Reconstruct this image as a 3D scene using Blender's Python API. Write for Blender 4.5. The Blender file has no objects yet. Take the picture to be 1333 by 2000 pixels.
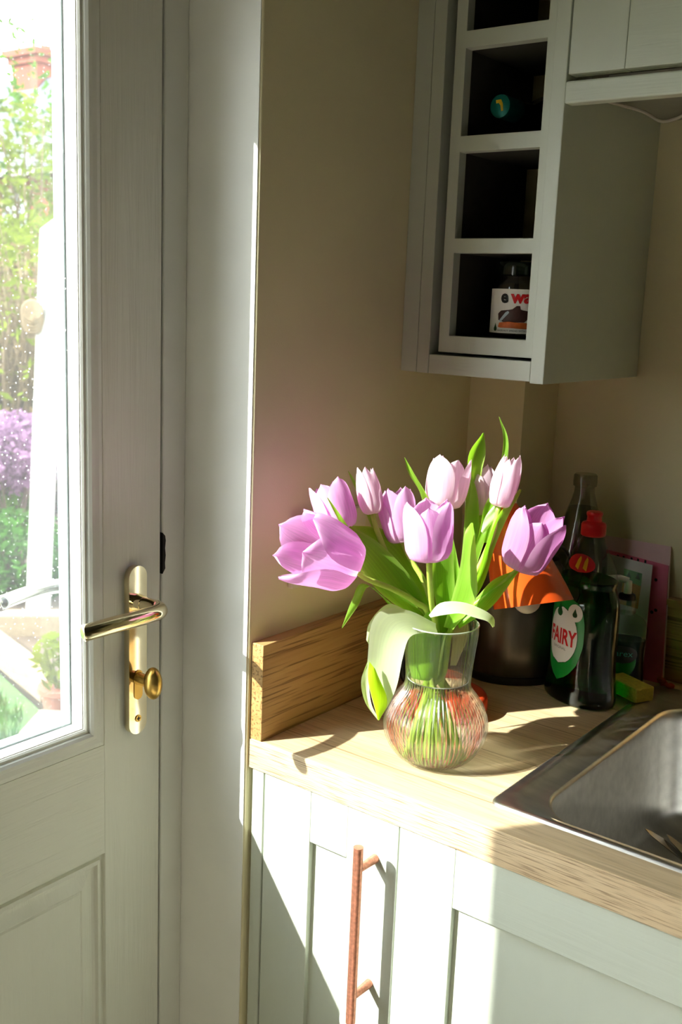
import bpy, bmesh, math, random
from mathutils import Vector, Matrix
from math import sin, cos, pi, radians

scene = bpy.context.scene
COL = scene.collection

# ---------------------------------------------------------------- camera, world, sun, exposure
cam_data = bpy.data.cameras.new('camera')
cam_data.sensor_fit = 'VERTICAL'; cam_data.sensor_height = 36.0; cam_data.sensor_width = 24.0
cam_data.lens = 2050.39 / 2000 * 36.0
cam_data.clip_start = 0.02; cam_data.clip_end = 200
cam_data.dof.use_dof = True; cam_data.dof.focus_distance = 1.24; cam_data.dof.aperture_fstop = 9.0
cam = bpy.data.objects.new('camera', cam_data); COL.objects.link(cam)
_yaw, _pitch, _roll = 0.6488, -0.1984, 0.0398
_F = Vector((-sin(_yaw) * cos(_pitch), cos(_yaw) * cos(_pitch), sin(_pitch)))
_r = _F.cross(Vector((0, 0, 1))).normalized(); _u = _r.cross(_F)
_R = _r * cos(_roll) + _u * sin(_roll); _U = _u * cos(_roll) - _r * sin(_roll)
cam.matrix_world = Matrix(((_R.x, _U.x, -_F.x, 0.7898), (_R.y, _U.y, -_F.y, -0.8733), (_R.z, _U.z, -_F.z, 1.4261), (0, 0, 0, 1)))
scene.camera = cam

world = bpy.data.worlds.new('sky'); scene.world = world; world.use_nodes = True
wn = world.node_tree; wn.nodes.clear()
# bright thin cloud: white near the horizon, a little bluer overhead, the same all round
tcw = wn.nodes.new('ShaderNodeTexCoord'); spw = wn.nodes.new('ShaderNodeSeparateXYZ'); sky = wn.nodes.new('ShaderNodeValToRGB')
sky.color_ramp.elements[0].color = (0.99, 0.99, 1.0, 1); sky.color_ramp.elements[1].color = (0.80, 0.90, 1.0, 1)
wn.links.new(tcw.outputs['Generated'], spw.inputs[0]); wn.links.new(spw.outputs['Z'], sky.inputs[0])
bgn = wn.nodes.new('ShaderNodeBackground'); bgn.inputs['Strength'].default_value = 6.6
won = wn.nodes.new('ShaderNodeOutputWorld')
wn.links.new(sky.outputs[0], bgn.inputs[0]); wn.links.new(bgn.outputs[0], won.inputs[0])

SUN_DIR = Vector((1.0, 1.5, -1.307)).normalized()
sun_data = bpy.data.lights.new('sun', 'SUN'); sun_data.energy = 10.2; sun_data.angle = radians(0.53); sun_data.color = (1.0, 0.98, 0.93)
sun = bpy.data.objects.new('sun', sun_data); COL.objects.link(sun)
sun.rotation_euler = SUN_DIR.to_track_quat('-Z', 'Y').to_euler(); sun.location = (-6, -9, 8)

vs = scene.view_settings
scene.display_settings.display_device = 'sRGB'
vs.view_transform = 'Standard'; vs.look = 'None'; vs.gamma = 1.0; vs.use_curve_mapping = False
vs.exposure = 0.95
cy = scene.cycles
cy.use_denoising = True; cy.max_bounces = 14; cy.diffuse_bounces = 8; cy.glossy_bounces = 6; cy.transmission_bounces = 10
cy.transparent_max_bounces = 24; cy.sample_clamp_indirect = 8.0; cy.caustics_reflective = False; cy.caustics_refractive = True

# ---------------------------------------------------------------- materials
def S(r, g, b):
    f = lambda c: (c / 255) / 12.92 if c / 255 <= 0.04045 else ((c / 255 + 0.055) / 1.055) ** 2.4
    return (f(r), f(g), f(b), 1.0)

def new_mat(name):
    m = bpy.data.materials.new(name); m.use_nodes = True
    nt = m.node_tree; nt.nodes.clear()
    out = nt.nodes.new('ShaderNodeOutputMaterial')
    return m, nt, out

def node(nt, kind, **kw):
    n = nt.nodes.new(kind)
    for k, v in kw.items():
        if k.startswith('i_'):
            key = k[2:].replace('_', ' ')
            n.inputs[key].default_value = v
        else: setattr(n, k, v)
    return n

def pbr(name, col, rough=0.5, metal=0.0, trans=0.0, ior=1.45, noise=0.0, nscale=40.0, bump=0.0, bscale=200.0, stretch=(1, 1, 1), coat=0.0, spec=0.5):
    m, nt, out = new_mat(name)
    p = node(nt, 'ShaderNodeBsdfPrincipled')
    p.inputs['Base Color'].default_value = col; p.inputs['Roughness'].default_value = rough
    p.inputs['Metallic'].default_value = metal; p.inputs['Transmission Weight'].default_value = trans
    p.inputs['IOR'].default_value = ior; p.inputs['Coat Weight'].default_value = coat
    p.inputs['Specular IOR Level'].default_value = spec
    nt.links.new(p.outputs[0], out.inputs[0])
    if noise or bump:
        tc = node(nt, 'ShaderNodeTexCoord'); mp = node(nt, 'ShaderNodeMapping'); mp.inputs['Scale'].default_value = stretch
        nt.links.new(tc.outputs['Object'], mp.inputs[0])
    if noise:
        n = node(nt, 'ShaderNodeTexNoise', i_Scale=nscale, i_Detail=4.0)
        nt.links.new(mp.outputs[0], n.inputs['Vector'])
        r = node(nt, 'ShaderNodeMapRange'); r.inputs[1].default_value = 0.3; r.inputs[2].default_value = 0.7
        r.inputs[3].default_value = 1 - noise; r.inputs[4].default_value = 1 + noise
        nt.links.new(n.outputs['Fac'], r.inputs[0])
        mx = node(nt, 'ShaderNodeVectorMath', operation='SCALE'); mx.inputs[0].default_value = col[:3]
        nt.links.new(r.outputs[0], mx.inputs['Scale']); nt.links.new(mx.outputs[0], p.inputs['Base Color'])
    if bump:
        n2 = node(nt, 'ShaderNodeTexNoise', i_Scale=bscale, i_Detail=3.0)
        nt.links.new(mp.outputs[0], n2.inputs['Vector'])
        b = node(nt, 'ShaderNodeBump', i_Strength=bump, i_Distance=0.001)
        nt.links.new(n2.outputs['Fac'], b.inputs['Height']); nt.links.new(b.outputs[0], p.inputs['Normal'])
    return m

def wood(name, light, mid, dark, axis='X', rough=0.45, contrast=1.0, bump=0.3, board=0.0, dash=9.0, fine=420.0):
    m, nt, out = new_mat(name)
    p = node(nt, 'ShaderNodeBsdfPrincipled'); p.inputs['Roughness'].default_value = rough
    nt.links.new(p.outputs[0], out.inputs[0])
    tc = node(nt, 'ShaderNodeTexCoord')
    def mapped(along, across):
        mp = node(nt, 'ShaderNodeMapping')
        mp.inputs['Scale'].default_value = {'X': (along, across, across), 'Y': (across, along, across), 'Z': (across, across, along)}[axis]
        nt.links.new(tc.outputs['Object'], mp.inputs[0]); return mp
    a = mapped(2.2, 44); n1 = node(nt, 'ShaderNodeTexNoise', i_Scale=1.0, i_Detail=5.0, i_Roughness=0.6, i_Distortion=0.6)
    nt.links.new(a.outputs[0], n1.inputs['Vector'])
    b = mapped(dash, fine); n2 = node(nt, 'ShaderNodeTexNoise', i_Scale=1.0, i_Detail=2.0, i_Roughness=0.5)
    nt.links.new(b.outputs[0], n2.inputs['Vector'])
    r1 = node(nt, 'ShaderNodeValToRGB')
    e = r1.color_ramp.elements; e[0].position = 0.3; e[0].color = mid; e[1].position = 0.68; e[1].color = light
    nt.links.new(n1.outputs['Fac'], r1.inputs[0])
    r2 = node(nt, 'ShaderNodeMapRange'); r2.inputs[1].default_value = 0.52; r2.inputs[2].default_value = 0.66; r2.inputs[3].default_value = 0.0; r2.inputs[4].default_value = 0.75 * contrast
    nt.links.new(n2.outputs['Fac'], r2.inputs[0])
    mx = node(nt, 'ShaderNodeMix', data_type='RGBA')
    nt.links.new(r2.outputs[0], mx.inputs[0]); nt.links.new(r1.outputs[0], mx.inputs[6]); mx.inputs[7].default_value = dark
    res = mx.outputs[2]
    if board:
        sp = node(nt, 'ShaderNodeSeparateXYZ'); nt.links.new(tc.outputs['Object'], sp.inputs[0])
        wv = node(nt, 'ShaderNodeTexNoise', i_Scale=5.0, i_Detail=2.0); nt.links.new(tc.outputs['Object'], wv.inputs['Vector'])
        md = node(nt, 'ShaderNodeMath', operation='MULTIPLY_ADD'); md.inputs[1].default_value = 0.012
        nt.links.new(wv.outputs['Fac'], md.inputs[0]); nt.links.new(sp.outputs['Y'], md.inputs[2])
        pm = node(nt, 'ShaderNodeMath', operation='PINGPONG'); pm.inputs[1].default_value = board / 2
        nt.links.new(md.outputs[0], pm.inputs[0])
        lt = node(nt, 'ShaderNodeMapRange'); lt.inputs[1].default_value = 0.0; lt.inputs[2].default_value = 0.0015; lt.inputs[3].default_value = 0.85; lt.inputs[4].default_value = 0.0
        nt.links.new(pm.outputs[0], lt.inputs[0])
        m2 = node(nt, 'ShaderNodeMix', data_type='RGBA'); nt.links.new(lt.outputs[0], m2.inputs[0]); nt.links.new(res, m2.inputs[6]); m2.inputs[7].default_value = dark
        res = m2.outputs[2]
    nt.links.new(res, p.inputs['Base Color'])
    bp = node(nt, 'ShaderNodeBump', i_Strength=bump, i_Distance=0.0006); bp.invert = True
    nt.links.new(r2.outputs[0], bp.inputs['Height']); nt.links.new(bp.outputs[0], p.inputs['Normal'])
    return m

def embossed(name, col, axis='Z', rough=0.4, depth=0.35, rings=True):
    """painted plastic or foil with a pressed wood grain running along one axis"""
    m, nt, out = new_mat(name)
    p = node(nt, 'ShaderNodeBsdfPrincipled'); p.inputs['Roughness'].default_value = rough; p.inputs['Base Color'].default_value = col
    nt.links.new(p.outputs[0], out.inputs[0])
    tc = node(nt, 'ShaderNodeTexCoord'); mp = node(nt, 'ShaderNodeMapping')
    mp.inputs['Scale'].default_value = {'X': (3, 60, 60), 'Y': (60, 3, 60), 'Z': (60, 60, 3)}[axis]
    nt.links.new(tc.outputs['Object'], mp.inputs[0])
    n1 = node(nt, 'ShaderNodeTexNoise', i_Scale=1.0, i_Detail=4.0, i_Roughness=0.65, i_Distortion=0.4)
    nt.links.new(mp.outputs[0], n1.inputs['Vector'])
    h = n1.outputs['Fac']
    if rings:
        mp2 = node(nt, 'ShaderNodeMapping'); mp2.inputs['Scale'].default_value = {'X': (1.2, 9, 9), 'Y': (9, 1.2, 9), 'Z': (9, 9, 1.2)}[axis]
        nt.links.new(tc.outputs['Object'], mp2.inputs[0])
        n3 = node(nt, 'ShaderNodeTexNoise', i_Scale=1.0, i_Detail=1.0)
        nt.links.new(mp2.outputs[0], n3.inputs['Vector'])
        ml = node(nt, 'ShaderNodeMath', operation='MULTIPLY'); ml.inputs[1].default_value = 26.0; nt.links.new(n3.outputs['Fac'], ml.inputs[0])
        sn = node(nt, 'ShaderNodeMath', operation='SINE'); nt.links.new(ml.outputs[0], sn.inputs[0])
        ad = node(nt, 'ShaderNodeMath', operation='MULTIPLY_ADD'); ad.inputs[1].default_value = 0.25
        nt.links.new(sn.outputs[0], ad.inputs[0]); nt.links.new(h, ad.inputs[2]); h = ad.outputs[0]
    b = node(nt, 'ShaderNodeBump', i_Strength=depth, i_Distance=0.0020)
    nt.links.new(h, b.inputs['Height']); nt.links.new(b.outputs[0], p.inputs['Normal'])
    return m

def thin_glass(name, tint=(0.97, 0.98, 0.97, 1), ior=1.45, rough=0.0, dust=False, extra=0.0, sheen=0.0):
    m, nt, out = new_mat(name)
    tr = node(nt, 'ShaderNodeBsdfTransparent'); tr.inputs[0].default_value = tint
    gl = node(nt, 'ShaderNodeBsdfGlossy'); gl.inputs['Roughness'].default_value = rough
    fr = node(nt, 'ShaderNodeFresnel')
    gm = node(nt, 'ShaderNodeNewGeometry'); im = node(nt, 'ShaderNodeMapRange'); im.inputs[3].default_value = ior; im.inputs[4].default_value = 1 / ior
    nt.links.new(gm.outputs['Backfacing'], im.inputs[0]); nt.links.new(im.outputs[0], fr.inputs[0])   # a thin sheet is the same seen from either side
    mx = node(nt, 'ShaderNodeMixShader')
    if extra:
        ad = node(nt, 'ShaderNodeMath', operation='ADD'); ad.inputs[1].default_value = extra; ad.use_clamp = True
        nt.links.new(fr.outputs[0], ad.inputs[0]); nt.links.new(ad.outputs[0], mx.inputs[0])
    else: nt.links.new(fr.outputs[0], mx.inputs[0])
    nt.links.new(tr.outputs[0], mx.inputs[1]); nt.links.new(gl.outputs[0], mx.inputs[2])
    last = mx
    if sheen:                                              # soft glints along the ribs
        g2 = node(nt, 'ShaderNodeBsdfGlossy'); g2.inputs['Roughness'].default_value = 0.3
        m3 = node(nt, 'ShaderNodeMixShader'); m3.inputs[0].default_value = sheen
        nt.links.new(mx.outputs[0], m3.inputs[1]); nt.links.new(g2.outputs[0], m3.inputs[2]); last = m3
    if dust:
        tc = node(nt, 'ShaderNodeTexCoord')
        vo = node(nt, 'ShaderNodeTexVoronoi', i_Scale=150.0, i_Randomness=1.0); nt.links.new(tc.outputs['Object'], vo.inputs['Vector'])
        n = node(nt, 'ShaderNodeTexNoise', i_Scale=9.0, i_Detail=3.0); nt.links.new(tc.outputs['Object'], n.inputs['Vector'])
        th = node(nt, 'ShaderNodeMapRange'); th.inputs[1].default_value = 0.10; th.inputs[2].default_value = 0.17; th.inputs[3].default_value = 0.55; th.inputs[4].default_value = 0.0
        nt.links.new(vo.outputs['Distance'], th.inputs[0])
        rg = node(nt, 'ShaderNodeMapRange'); rg.inputs[1].default_value = 0.45; rg.inputs[2].default_value = 0.7; rg.inputs[3].default_value = 0.15; rg.inputs[4].default_value = 1.0
        nt.links.new(n.outputs['Fac'], rg.inputs[0])
        mu = node(nt, 'ShaderNodeMath', operation='MULTIPLY'); nt.links.new(th.outputs[0], mu.inputs[0]); nt.links.new(rg.outputs[0], mu.inputs[1])
        ad2 = node(nt, 'ShaderNodeMath', operation='ADD', use_clamp=True); ad2.inputs[1].default_value = 0.018; nt.links.new(mu.outputs[0], ad2.inputs[0])
        tl = node(nt, 'ShaderNodeBsdfTranslucent'); tl.inputs[0].default_value = (0.9, 0.9, 0.9, 1)
        m2 = node(nt, 'ShaderNodeMixShader'); nt.links.new(ad2.outputs[0], m2.inputs[0]); nt.links.new(last.outputs[0], m2.inputs[1]); nt.links.new(tl.outputs[0], m2.inputs[2])
        last = m2
    nt.links.new(last.outputs[0], out.inputs[0])
    return m

def liquid(name, col=(1, 1, 1, 1), ior=1.33, clear=0.45, tint=(0.9, 0.95, 0.88, 1), rough=0.0, sheen=0.0):
    """refracting body of liquid or thick glass, part of the light passing straight on"""
    m, nt, out = new_mat(name)
    g = node(nt, 'ShaderNodeBsdfRefraction'); g.inputs[0].default_value = col; g.inputs['IOR'].default_value = ior; g.inputs['Roughness'].default_value = rough
    t = node(nt, 'ShaderNodeBsdfTransparent'); t.inputs[0].default_value = tint
    mx = node(nt, 'ShaderNodeMixShader'); mx.inputs[0].default_value = clear
    nt.links.new(g.outputs[0], mx.inputs[1]); nt.links.new(t.outputs[0], mx.inputs[2])
    gl = node(nt, 'ShaderNodeBsdfGlossy'); gl.inputs['Roughness'].default_value = max(rough, 0.01)
    fr = node(nt, 'ShaderNodeFresnel'); gm = node(nt, 'ShaderNodeNewGeometry'); im = node(nt, 'ShaderNodeMapRange'); im.inputs[3].default_value = ior; im.inputs[4].default_value = 1 / ior
    nt.links.new(gm.outputs['Backfacing'], im.inputs[0]); nt.links.new(im.outputs[0], fr.inputs[0])
    m2 = node(nt, 'ShaderNodeMixShader'); nt.links.new(fr.outputs[0], m2.inputs[0]); nt.links.new(mx.outputs[0], m2.inputs[1]); nt.links.new(gl.outputs[0], m2.inputs[2])
    last = m2
    if sheen:                                              # soft glints along the ribs
        g2 = node(nt, 'ShaderNodeBsdfGlossy'); g2.inputs['Roughness'].default_value = 0.3
        m3 = node(nt, 'ShaderNodeMixShader'); m3.inputs[0].default_value = sheen
        nt.links.new(m2.outputs[0], m3.inputs[1]); nt.links.new(g2.outputs[0], m3.inputs[2]); last = m3
    nt.links.new(last.outputs[0], out.inputs[0])
    return m

def blade(name, ca, cb, trans=0.45, rough=0.38, attr='tone', vein=70.0, tcol=None, lo=0.86, hi=1.10):
    """thin leaf or petal: colour runs from ca to cb with the point attribute, partly translucent"""
    m, nt, out = new_mat(name)
    at = node(nt, 'ShaderNodeAttribute', attribute_name=attr)
    sp = node(nt, 'ShaderNodeSeparateColor'); nt.links.new(at.outputs['Color'], sp.inputs[0])
    mx = node(nt, 'ShaderNodeMix', data_type='RGBA'); mx.inputs[6].default_value = ca; mx.inputs[7].default_value = cb
    nt.links.new(sp.outputs[0], mx.inputs[0])
    # fine veins running along the blade
    wv = node(nt, 'ShaderNodeMath', operation='MULTIPLY'); wv.inputs[1].default_value = vein; nt.links.new(sp.outputs[1], wv.inputs[0])
    cmb = node(nt, 'ShaderNodeCombineXYZ'); nt.links.new(wv.outputs[0], cmb.inputs[0])
    b3 = node(nt, 'ShaderNodeMath', operation='MULTIPLY'); b3.inputs[1].default_value = 1.5; nt.links.new(sp.outputs[2], b3.inputs[0]); nt.links.new(b3.outputs[0], cmb.inputs[1])
    nz = node(nt, 'ShaderNodeTexNoise', i_Scale=1.0, i_Detail=2.0); nt.links.new(cmb.outputs[0], nz.inputs['Vector'])
    mr = node(nt, 'ShaderNodeMapRange'); mr.inputs[1].default_value = 0.3; mr.inputs[2].default_value = 0.7; mr.inputs[3].default_value = lo; mr.inputs[4].default_value = hi
    nt.links.new(nz.outputs['Fac'], mr.inputs[0])
    sc = node(nt, 'ShaderNodeVectorMath', operation='SCALE'); nt.links.new(mx.outputs[2], sc.inputs[0]); nt.links.new(mr.outputs[0], sc.inputs['Scale'])
    p = node(nt, 'ShaderNodeBsdfPrincipled'); p.inputs['Roughness'].default_value = rough; p.inputs['Specular IOR Level'].default_value = 0.35
    nt.links.new(sc.outputs[0], p.inputs['Base Color'])
    tl = node(nt, 'ShaderNodeBsdfTranslucent')
    if tcol: 
        tm = node(nt, 'ShaderNodeMix', data_type='RGBA', blend_type='MULTIPLY'); tm.inputs[0].default_value = 1.0; tm.inputs[7].default_value = tcol
        nt.links.new(sc.outputs[0], tm.inputs[6]); nt.links.new(tm.outputs[2], tl.inputs[0])
    else: nt.links.new(sc.outputs[0], tl.inputs[0])
    ms = node(nt, 'ShaderNodeMixShader'); ms.inputs[0].default_value = trans
    nt.links.new(p.outputs[0], ms.inputs[1]); nt.links.new(tl.outputs[0], ms.inputs[2]); nt.links.new(ms.outputs[0], out.inputs[0])
    bp = node(nt, 'ShaderNodeBump', i_Strength=0.25, i_Distance=0.0005); nt.links.new(nz.outputs['Fac'], bp.inputs['Height']); nt.links.new(bp.outputs[0], p.inputs['Normal'])
    return m

M = {}
M['wall'] = pbr('cream_wall_paint', S(230, 222, 184), 0.85, noise=0.03, nscale=6, bump=0.15, bscale=500)
M['reveal'] = pbr('reveal_paint', S(244, 245, 241), 0.75, noise=0.03, nscale=8, bump=0.12, bscale=500)
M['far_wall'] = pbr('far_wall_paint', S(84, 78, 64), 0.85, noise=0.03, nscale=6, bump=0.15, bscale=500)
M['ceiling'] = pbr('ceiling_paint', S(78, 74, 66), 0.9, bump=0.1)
M['floor'] = wood('floor_laminate', S(226, 216, 198), S(208, 196, 176), S(160, 144, 120), 'Y', 0.4)
M['sage'] = embossed('sage_cabinet_paint', S(200, 206, 193), 'Z', 0.42, 0.4, False)
M['sage_rail'] = embossed('sage_rail_paint', S(200, 206, 193), 'X', 0.42, 0.4, False)
M['sage_shaded'] = pbr('sage_board_shaded', S(62, 61, 52), 0.7, noise=0.05, nscale=30)  # same sage boards, the shade inside the cubbies put into the colour
M['carcass'] = pbr('carcass_board', S(150, 150, 138), 0.7, noise=0.04, nscale=30)
M['cubby_shade'] = pbr('cubby_shade', S(28, 26, 22), 0.9, noise=0.1, nscale=30)  # near black: shade at the back of the cubbies painted on
M['oak'] = wood('pale_oak_worktop', S(226, 202, 162), S(208, 180, 138), S(132, 100, 68), 'X', 0.42, 0.4, 0.2, dash=16.0, board=0.115)
M['oak_edge'] = wood('oak_edge_band', S(216, 194, 160), S(206, 180, 144), S(126, 96, 70), 'X', 0.45, 1.1, 0.4, dash=24.0, fine=1000.0)
M['oak_up'] = wood('oak_upstand', S(196, 160, 106), S(172, 134, 80), S(100, 68, 34), 'Y', 0.4, 0.95, 0.5, dash=9.0, fine=300.0)
M['oak_upx'] = wood('oak_upstand_back', S(196, 160, 106), S(172, 134, 80), S(100, 68, 34), 'X', 0.4, 1.1, 0.4)
M['upvc'] = embossed('door_foil_vertical', S(225, 226, 214), 'Z', 0.38, 0.9)
M['upvc_h'] = embossed('door_foil_horizontal', S(225, 226, 214), 'Y', 0.38, 0.9)
M['frame'] = pbr('door_frame_plastic', S(226, 228, 220), 0.35, noise=0.02, nscale=20, bump=0.08, bscale=300)
M['bead'] = pbr('white_bead_plastic', S(236, 234, 228), 0.35, noise=0.02, nscale=20)
M['spacer'] = pbr('spacer_bar', S(176, 196, 204), 0.4, 0.2, noise=0.03)
M['rubber'] = pbr('black_rubber', S(20, 20, 19), 0.7, noise=0.1)
M['brass'] = pbr('polished_brass', S(238, 224, 188), 0.09, 1.0, noise=0.03, nscale=60)
M['brass_satin'] = pbr('satin_brass', S(206, 170, 92), 0.3, 1.0, noise=0.04, nscale=60)
M['chrome'] = pbr('bright_chrome', S(128, 130, 128), 0.16, 1.0, noise=0.02)
M['copper'] = pbr('copper_handle', S(206, 140, 116), 0.32, 0.7, noise=0.22, nscale=260, bump=0.25, bscale=900)
M['steel'] = pbr('brushed_sink_steel', S(214, 211, 205), 0.32, 1.0, noise=0.10, nscale=10, bump=0.06, bscale=300, stretch=(1, 8, 8))
M['steel_polish'] = pbr('polished_steel', S(190, 188, 182), 0.14, 1.0, noise=0.05, nscale=20)
M['canister'] = pbr('dark_steel_canister', S(92, 86, 78), 0.3, 0.9, noise=0.12, nscale=14, bump=0.05, bscale=120, stretch=(6, 6, 1))
M['black'] = pbr('black_plastic', S(16, 15, 15), 0.35, noise=0.1)
M['orange'] = pbr('orange_lacquer', S(244, 94, 32), 0.28, 0.0, noise=0.03, nscale=30, coat=0.4)
M['orange_shaded'] = pbr('orange_lacquer_shaded', S(216, 74, 34), 0.32, 0.0, noise=0.03, nscale=30, coat=0.3)  # lampshade lacquer darkened, the shadow on the base put into its colour
M['bulb'] = pbr('opal_bulb', S(228, 226, 220), 0.25, noise=0.01)
M['glass_door'] = thin_glass('dusty_door_glass', ior=1.36, dust=True)
M['glass_clear'] = thin_glass('outer_door_glass', ior=1.36)
M['vase'] = thin_glass('ribbed_vase_glass', (1, 1, 1, 1), 1.36, 0.02, sheen=0.035)
M['water'] = liquid('vase_water', (0.96, 1.0, 0.95, 1), 1.33, 0.34, (0.99, 1.0, 0.98, 1))
M['ring_highlight'] = pbr('white_highlight_ring', S(236, 242, 232), 0.15, trans=0.6, noise=0.01)  # white colour stands for highlights at the water surface and lip
M['green_liquid'] = liquid('green_soap', (0.02, 0.62, 0.13, 1), 1.34, 0.40, (0.02, 0.55, 0.10, 1), 0.02)
M['clear_plastic'] = thin_glass('clear_bottle_plastic', (0.90, 0.95, 0.90, 1), 1.30, 0.04)
M['bottle_glass'] = thin_glass('grey_bottle_glass', (0.62, 0.64, 0.58, 1), 1.5, 0.05, extra=0.04)
M['spirit'] = liquid('bottle_liquid', (0.8, 0.8, 0.72, 1), 1.33, 0.5, (0.75, 0.75, 0.66, 1))
M['blue_liquid'] = liquid('blue_soap', (0.12, 0.36, 0.42, 1), 1.36, 0.3, (0.2, 0.5, 0.55, 1), 0.03)
M['jar_glass'] = thin_glass('jar_glass', (0.8, 0.82, 0.8, 1), 1.5, 0.04, extra=0.05)
M['red'] = pbr('red_cap_plastic', S(214, 26, 30), 0.3, noise=0.03)
M['label_green'] = pbr('label_green', S(10, 128, 46), 0.3, noise=0.05, nscale=60)
M['label_darkgreen'] = pbr('label_dark_green', S(20, 70, 26), 0.35, noise=0.05)
M['label_white'] = pbr('label_white', S(228, 226, 218), 0.4, noise=0.01)
M['label_red'] = pbr('label_red', S(200, 24, 28), 0.4, noise=0.02)
M['label_yellow'] = pbr('label_yellow', S(236, 196, 30), 0.4, noise=0.02)
M['label_grey'] = pbr('label_grey', S(120, 122, 116), 0.5, noise=0.02)
M['label_black'] = pbr('label_black', S(14, 14, 14), 0.4, noise=0.05)
M['label_brown'] = pbr('label_brown', S(66, 36, 30), 0.5, noise=0.15, nscale=200)
M['label_orange'] = pbr('label_orange', S(206, 98, 34), 0.5, noise=0.15, nscale=200)
M['label_blade'] = pbr('label_blade', S(170, 186, 192), 0.4, noise=0.05)
M['label_teal'] = pbr('label_teal', S(120, 206, 210), 0.5, noise=0.02)
M['teal'] = pbr('teal_foil', S(16, 122, 116), 0.3, 0.3, noise=0.05)
M['dark_glass'] = pbr('dark_bottle_glass', S(22, 30, 20), 0.12, noise=0.05)
M['pink_card'] = pbr('pink_card', S(222, 110, 140), 0.6, noise=0.05, nscale=40)
M['pale_card'] = pbr('pale_card', S(224, 190, 190), 0.7, noise=0.03, nscale=40)
M['white_card'] = pbr('white_card', S(216, 216, 208), 0.7, noise=0.02, nscale=40)
M['card_green'] = pbr('card_green', S(120, 170, 120), 0.7, noise=0.04)
M['card_tan'] = pbr('card_tan', S(186, 150, 92), 0.7, noise=0.12, nscale=160)
M['sponge'] = pbr('sponge_foam', S(222, 206, 92), 0.9, noise=0.12, nscale=220, bump=0.9, bscale=700)
M['rust'] = pbr('rust_cloth', S(178, 74, 40), 0.9, noise=0.2, nscale=120, bump=0.5, bscale=300)
M['cable'] = pbr('white_cable', S(196, 188, 178), 0.4, noise=0.02)
M['socket'] = pbr('socket_plastic', S(232, 222, 200), 0.35, noise=0.01)
M['stem'] = pbr('tulip_stem', S(176, 204, 84), 0.4, noise=0.1, nscale=90, spec=0.4)
M['leaf'] = blade('tulip_leaf', S(144, 198, 62), S(208, 230, 130), 0.5, 0.36, vein=46, tcol=(1.2, 1.25, 0.5, 1))
M['leaf_lime'] = blade('lime_leaf', S(176, 206, 30), S(206, 226, 90), 0.5, 0.4, vein=46, tcol=(1.1, 1.2, 0.4, 1))
M['leaf_pale_sunlit'] = blade('tulip_leaf_pale_sunlit', S(216, 230, 184), S(236, 242, 220), 0.4, 0.4, vein=46, lo=0.94, hi=1.04, tcol=(1.1, 1.2, 0.6, 1))  # pale leaf, the white of full sunlight put into its colour
M['petal'] = blade('lilac_petal', S(241, 196, 235), S(251, 243, 246), 0.45, 0.5, vein=30, tcol=(1.03, 0.86, 1.03, 1))
M['petal_deep'] = blade('deep_lilac_petal', S(218, 158, 208), S(242, 220, 236), 0.42, 0.5, vein=30, tcol=(1.05, 0.82, 1.03, 1))
M['petal_pale'] = blade('pale_pink_petal', S(246, 222, 236), S(248, 244, 232), 0.5, 0.5, vein=30, tcol=(1.0, 0.95, 0.98, 1))
# outdoors
M['brick'] = pbr('house_brick', S(105, 50, 33), 0.9, noise=0.2, nscale=6, bump=0.5, bscale=30)
M['slate'] = pbr('slate_roof', S(58, 61, 72), 0.7, noise=0.12, nscale=3, bump=0.4, bscale=12)
M['white_wood'] = pbr('white_painted_wood', S(133, 132, 128), 0.6, noise=0.05, nscale=14, bump=0.2, bscale=60)
M['house_glass'] = pbr('house_window_glass', S(120, 140, 150), 0.1, noise=0.2, nscale=2)
M['lawn'] = pbr('lawn', S(46, 75, 23), 0.9, noise=0.3, nscale=12, bump=0.8, bscale=90)
M['soil'] = pbr('soil', S(58, 46, 36), 0.95, noise=0.3, nscale=16, bump=0.9, bscale=60)
M['sleeper'] = pbr('sleeper_timber', S(105, 92, 75), 0.85, noise=0.15, nscale=10, bump=0.4, bscale=60, stretch=(2, 8, 8))
M['paving'] = pbr('paving', S(90, 81, 75), 0.9, noise=0.15, nscale=8, bump=0.4, bscale=50)
M['terracotta'] = pbr('terracotta', S(105, 56, 39), 0.8, noise=0.1, nscale=30)
M['twig'] = pbr('bare_twig', S(92, 78, 58), 0.9, noise=0.25, nscale=30)
M['bark'] = pbr('bark', S(58, 46, 33), 0.9, noise=0.25, nscale=20)
def foliage(name, c, trans=0.45):
    m, nt, out = new_mat(name)
    oi = node(nt, 'ShaderNodeTexCoord'); n = node(nt, 'ShaderNodeTexNoise', i_Scale=6.0, i_Detail=2.0); nt.links.new(oi.outputs['Object'], n.inputs['Vector'])
    mr = node(nt, 'ShaderNodeMapRange'); mr.inputs[1].default_value = 0.3; mr.inputs[2].default_value = 0.7; mr.inputs[3].default_value = 0.6; mr.inputs[4].default_value = 1.35
    nt.links.new(n.outputs['Fac'], mr.inputs[0])
    sc = node(nt, 'ShaderNodeVectorMath', operation='SCALE'); sc.inputs[0].default_value = c[:3]; nt.links.new(mr.outputs[0], sc.inputs['Scale'])
    d = node(nt, 'ShaderNodeBsdfDiffuse'); t = node(nt, 'ShaderNodeBsdfTranslucent'); mx = node(nt, 'ShaderNodeMixShader'); mx.inputs[0].default_value = trans
    for s in (d, t): nt.links.new(sc.outputs[0], s.inputs[0])
    nt.links.new(d.outputs[0], mx.inputs[1]); nt.links.new(t.outputs[0], mx.inputs[2]); nt.links.new(mx.outputs[0], out.inputs[0])
    return m
M['fol_green'] = foliage('shrub_leaves', S(58, 87, 26)); M['fol_lime'] = foliage('lime_leaves', S(90, 102, 34))
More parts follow.
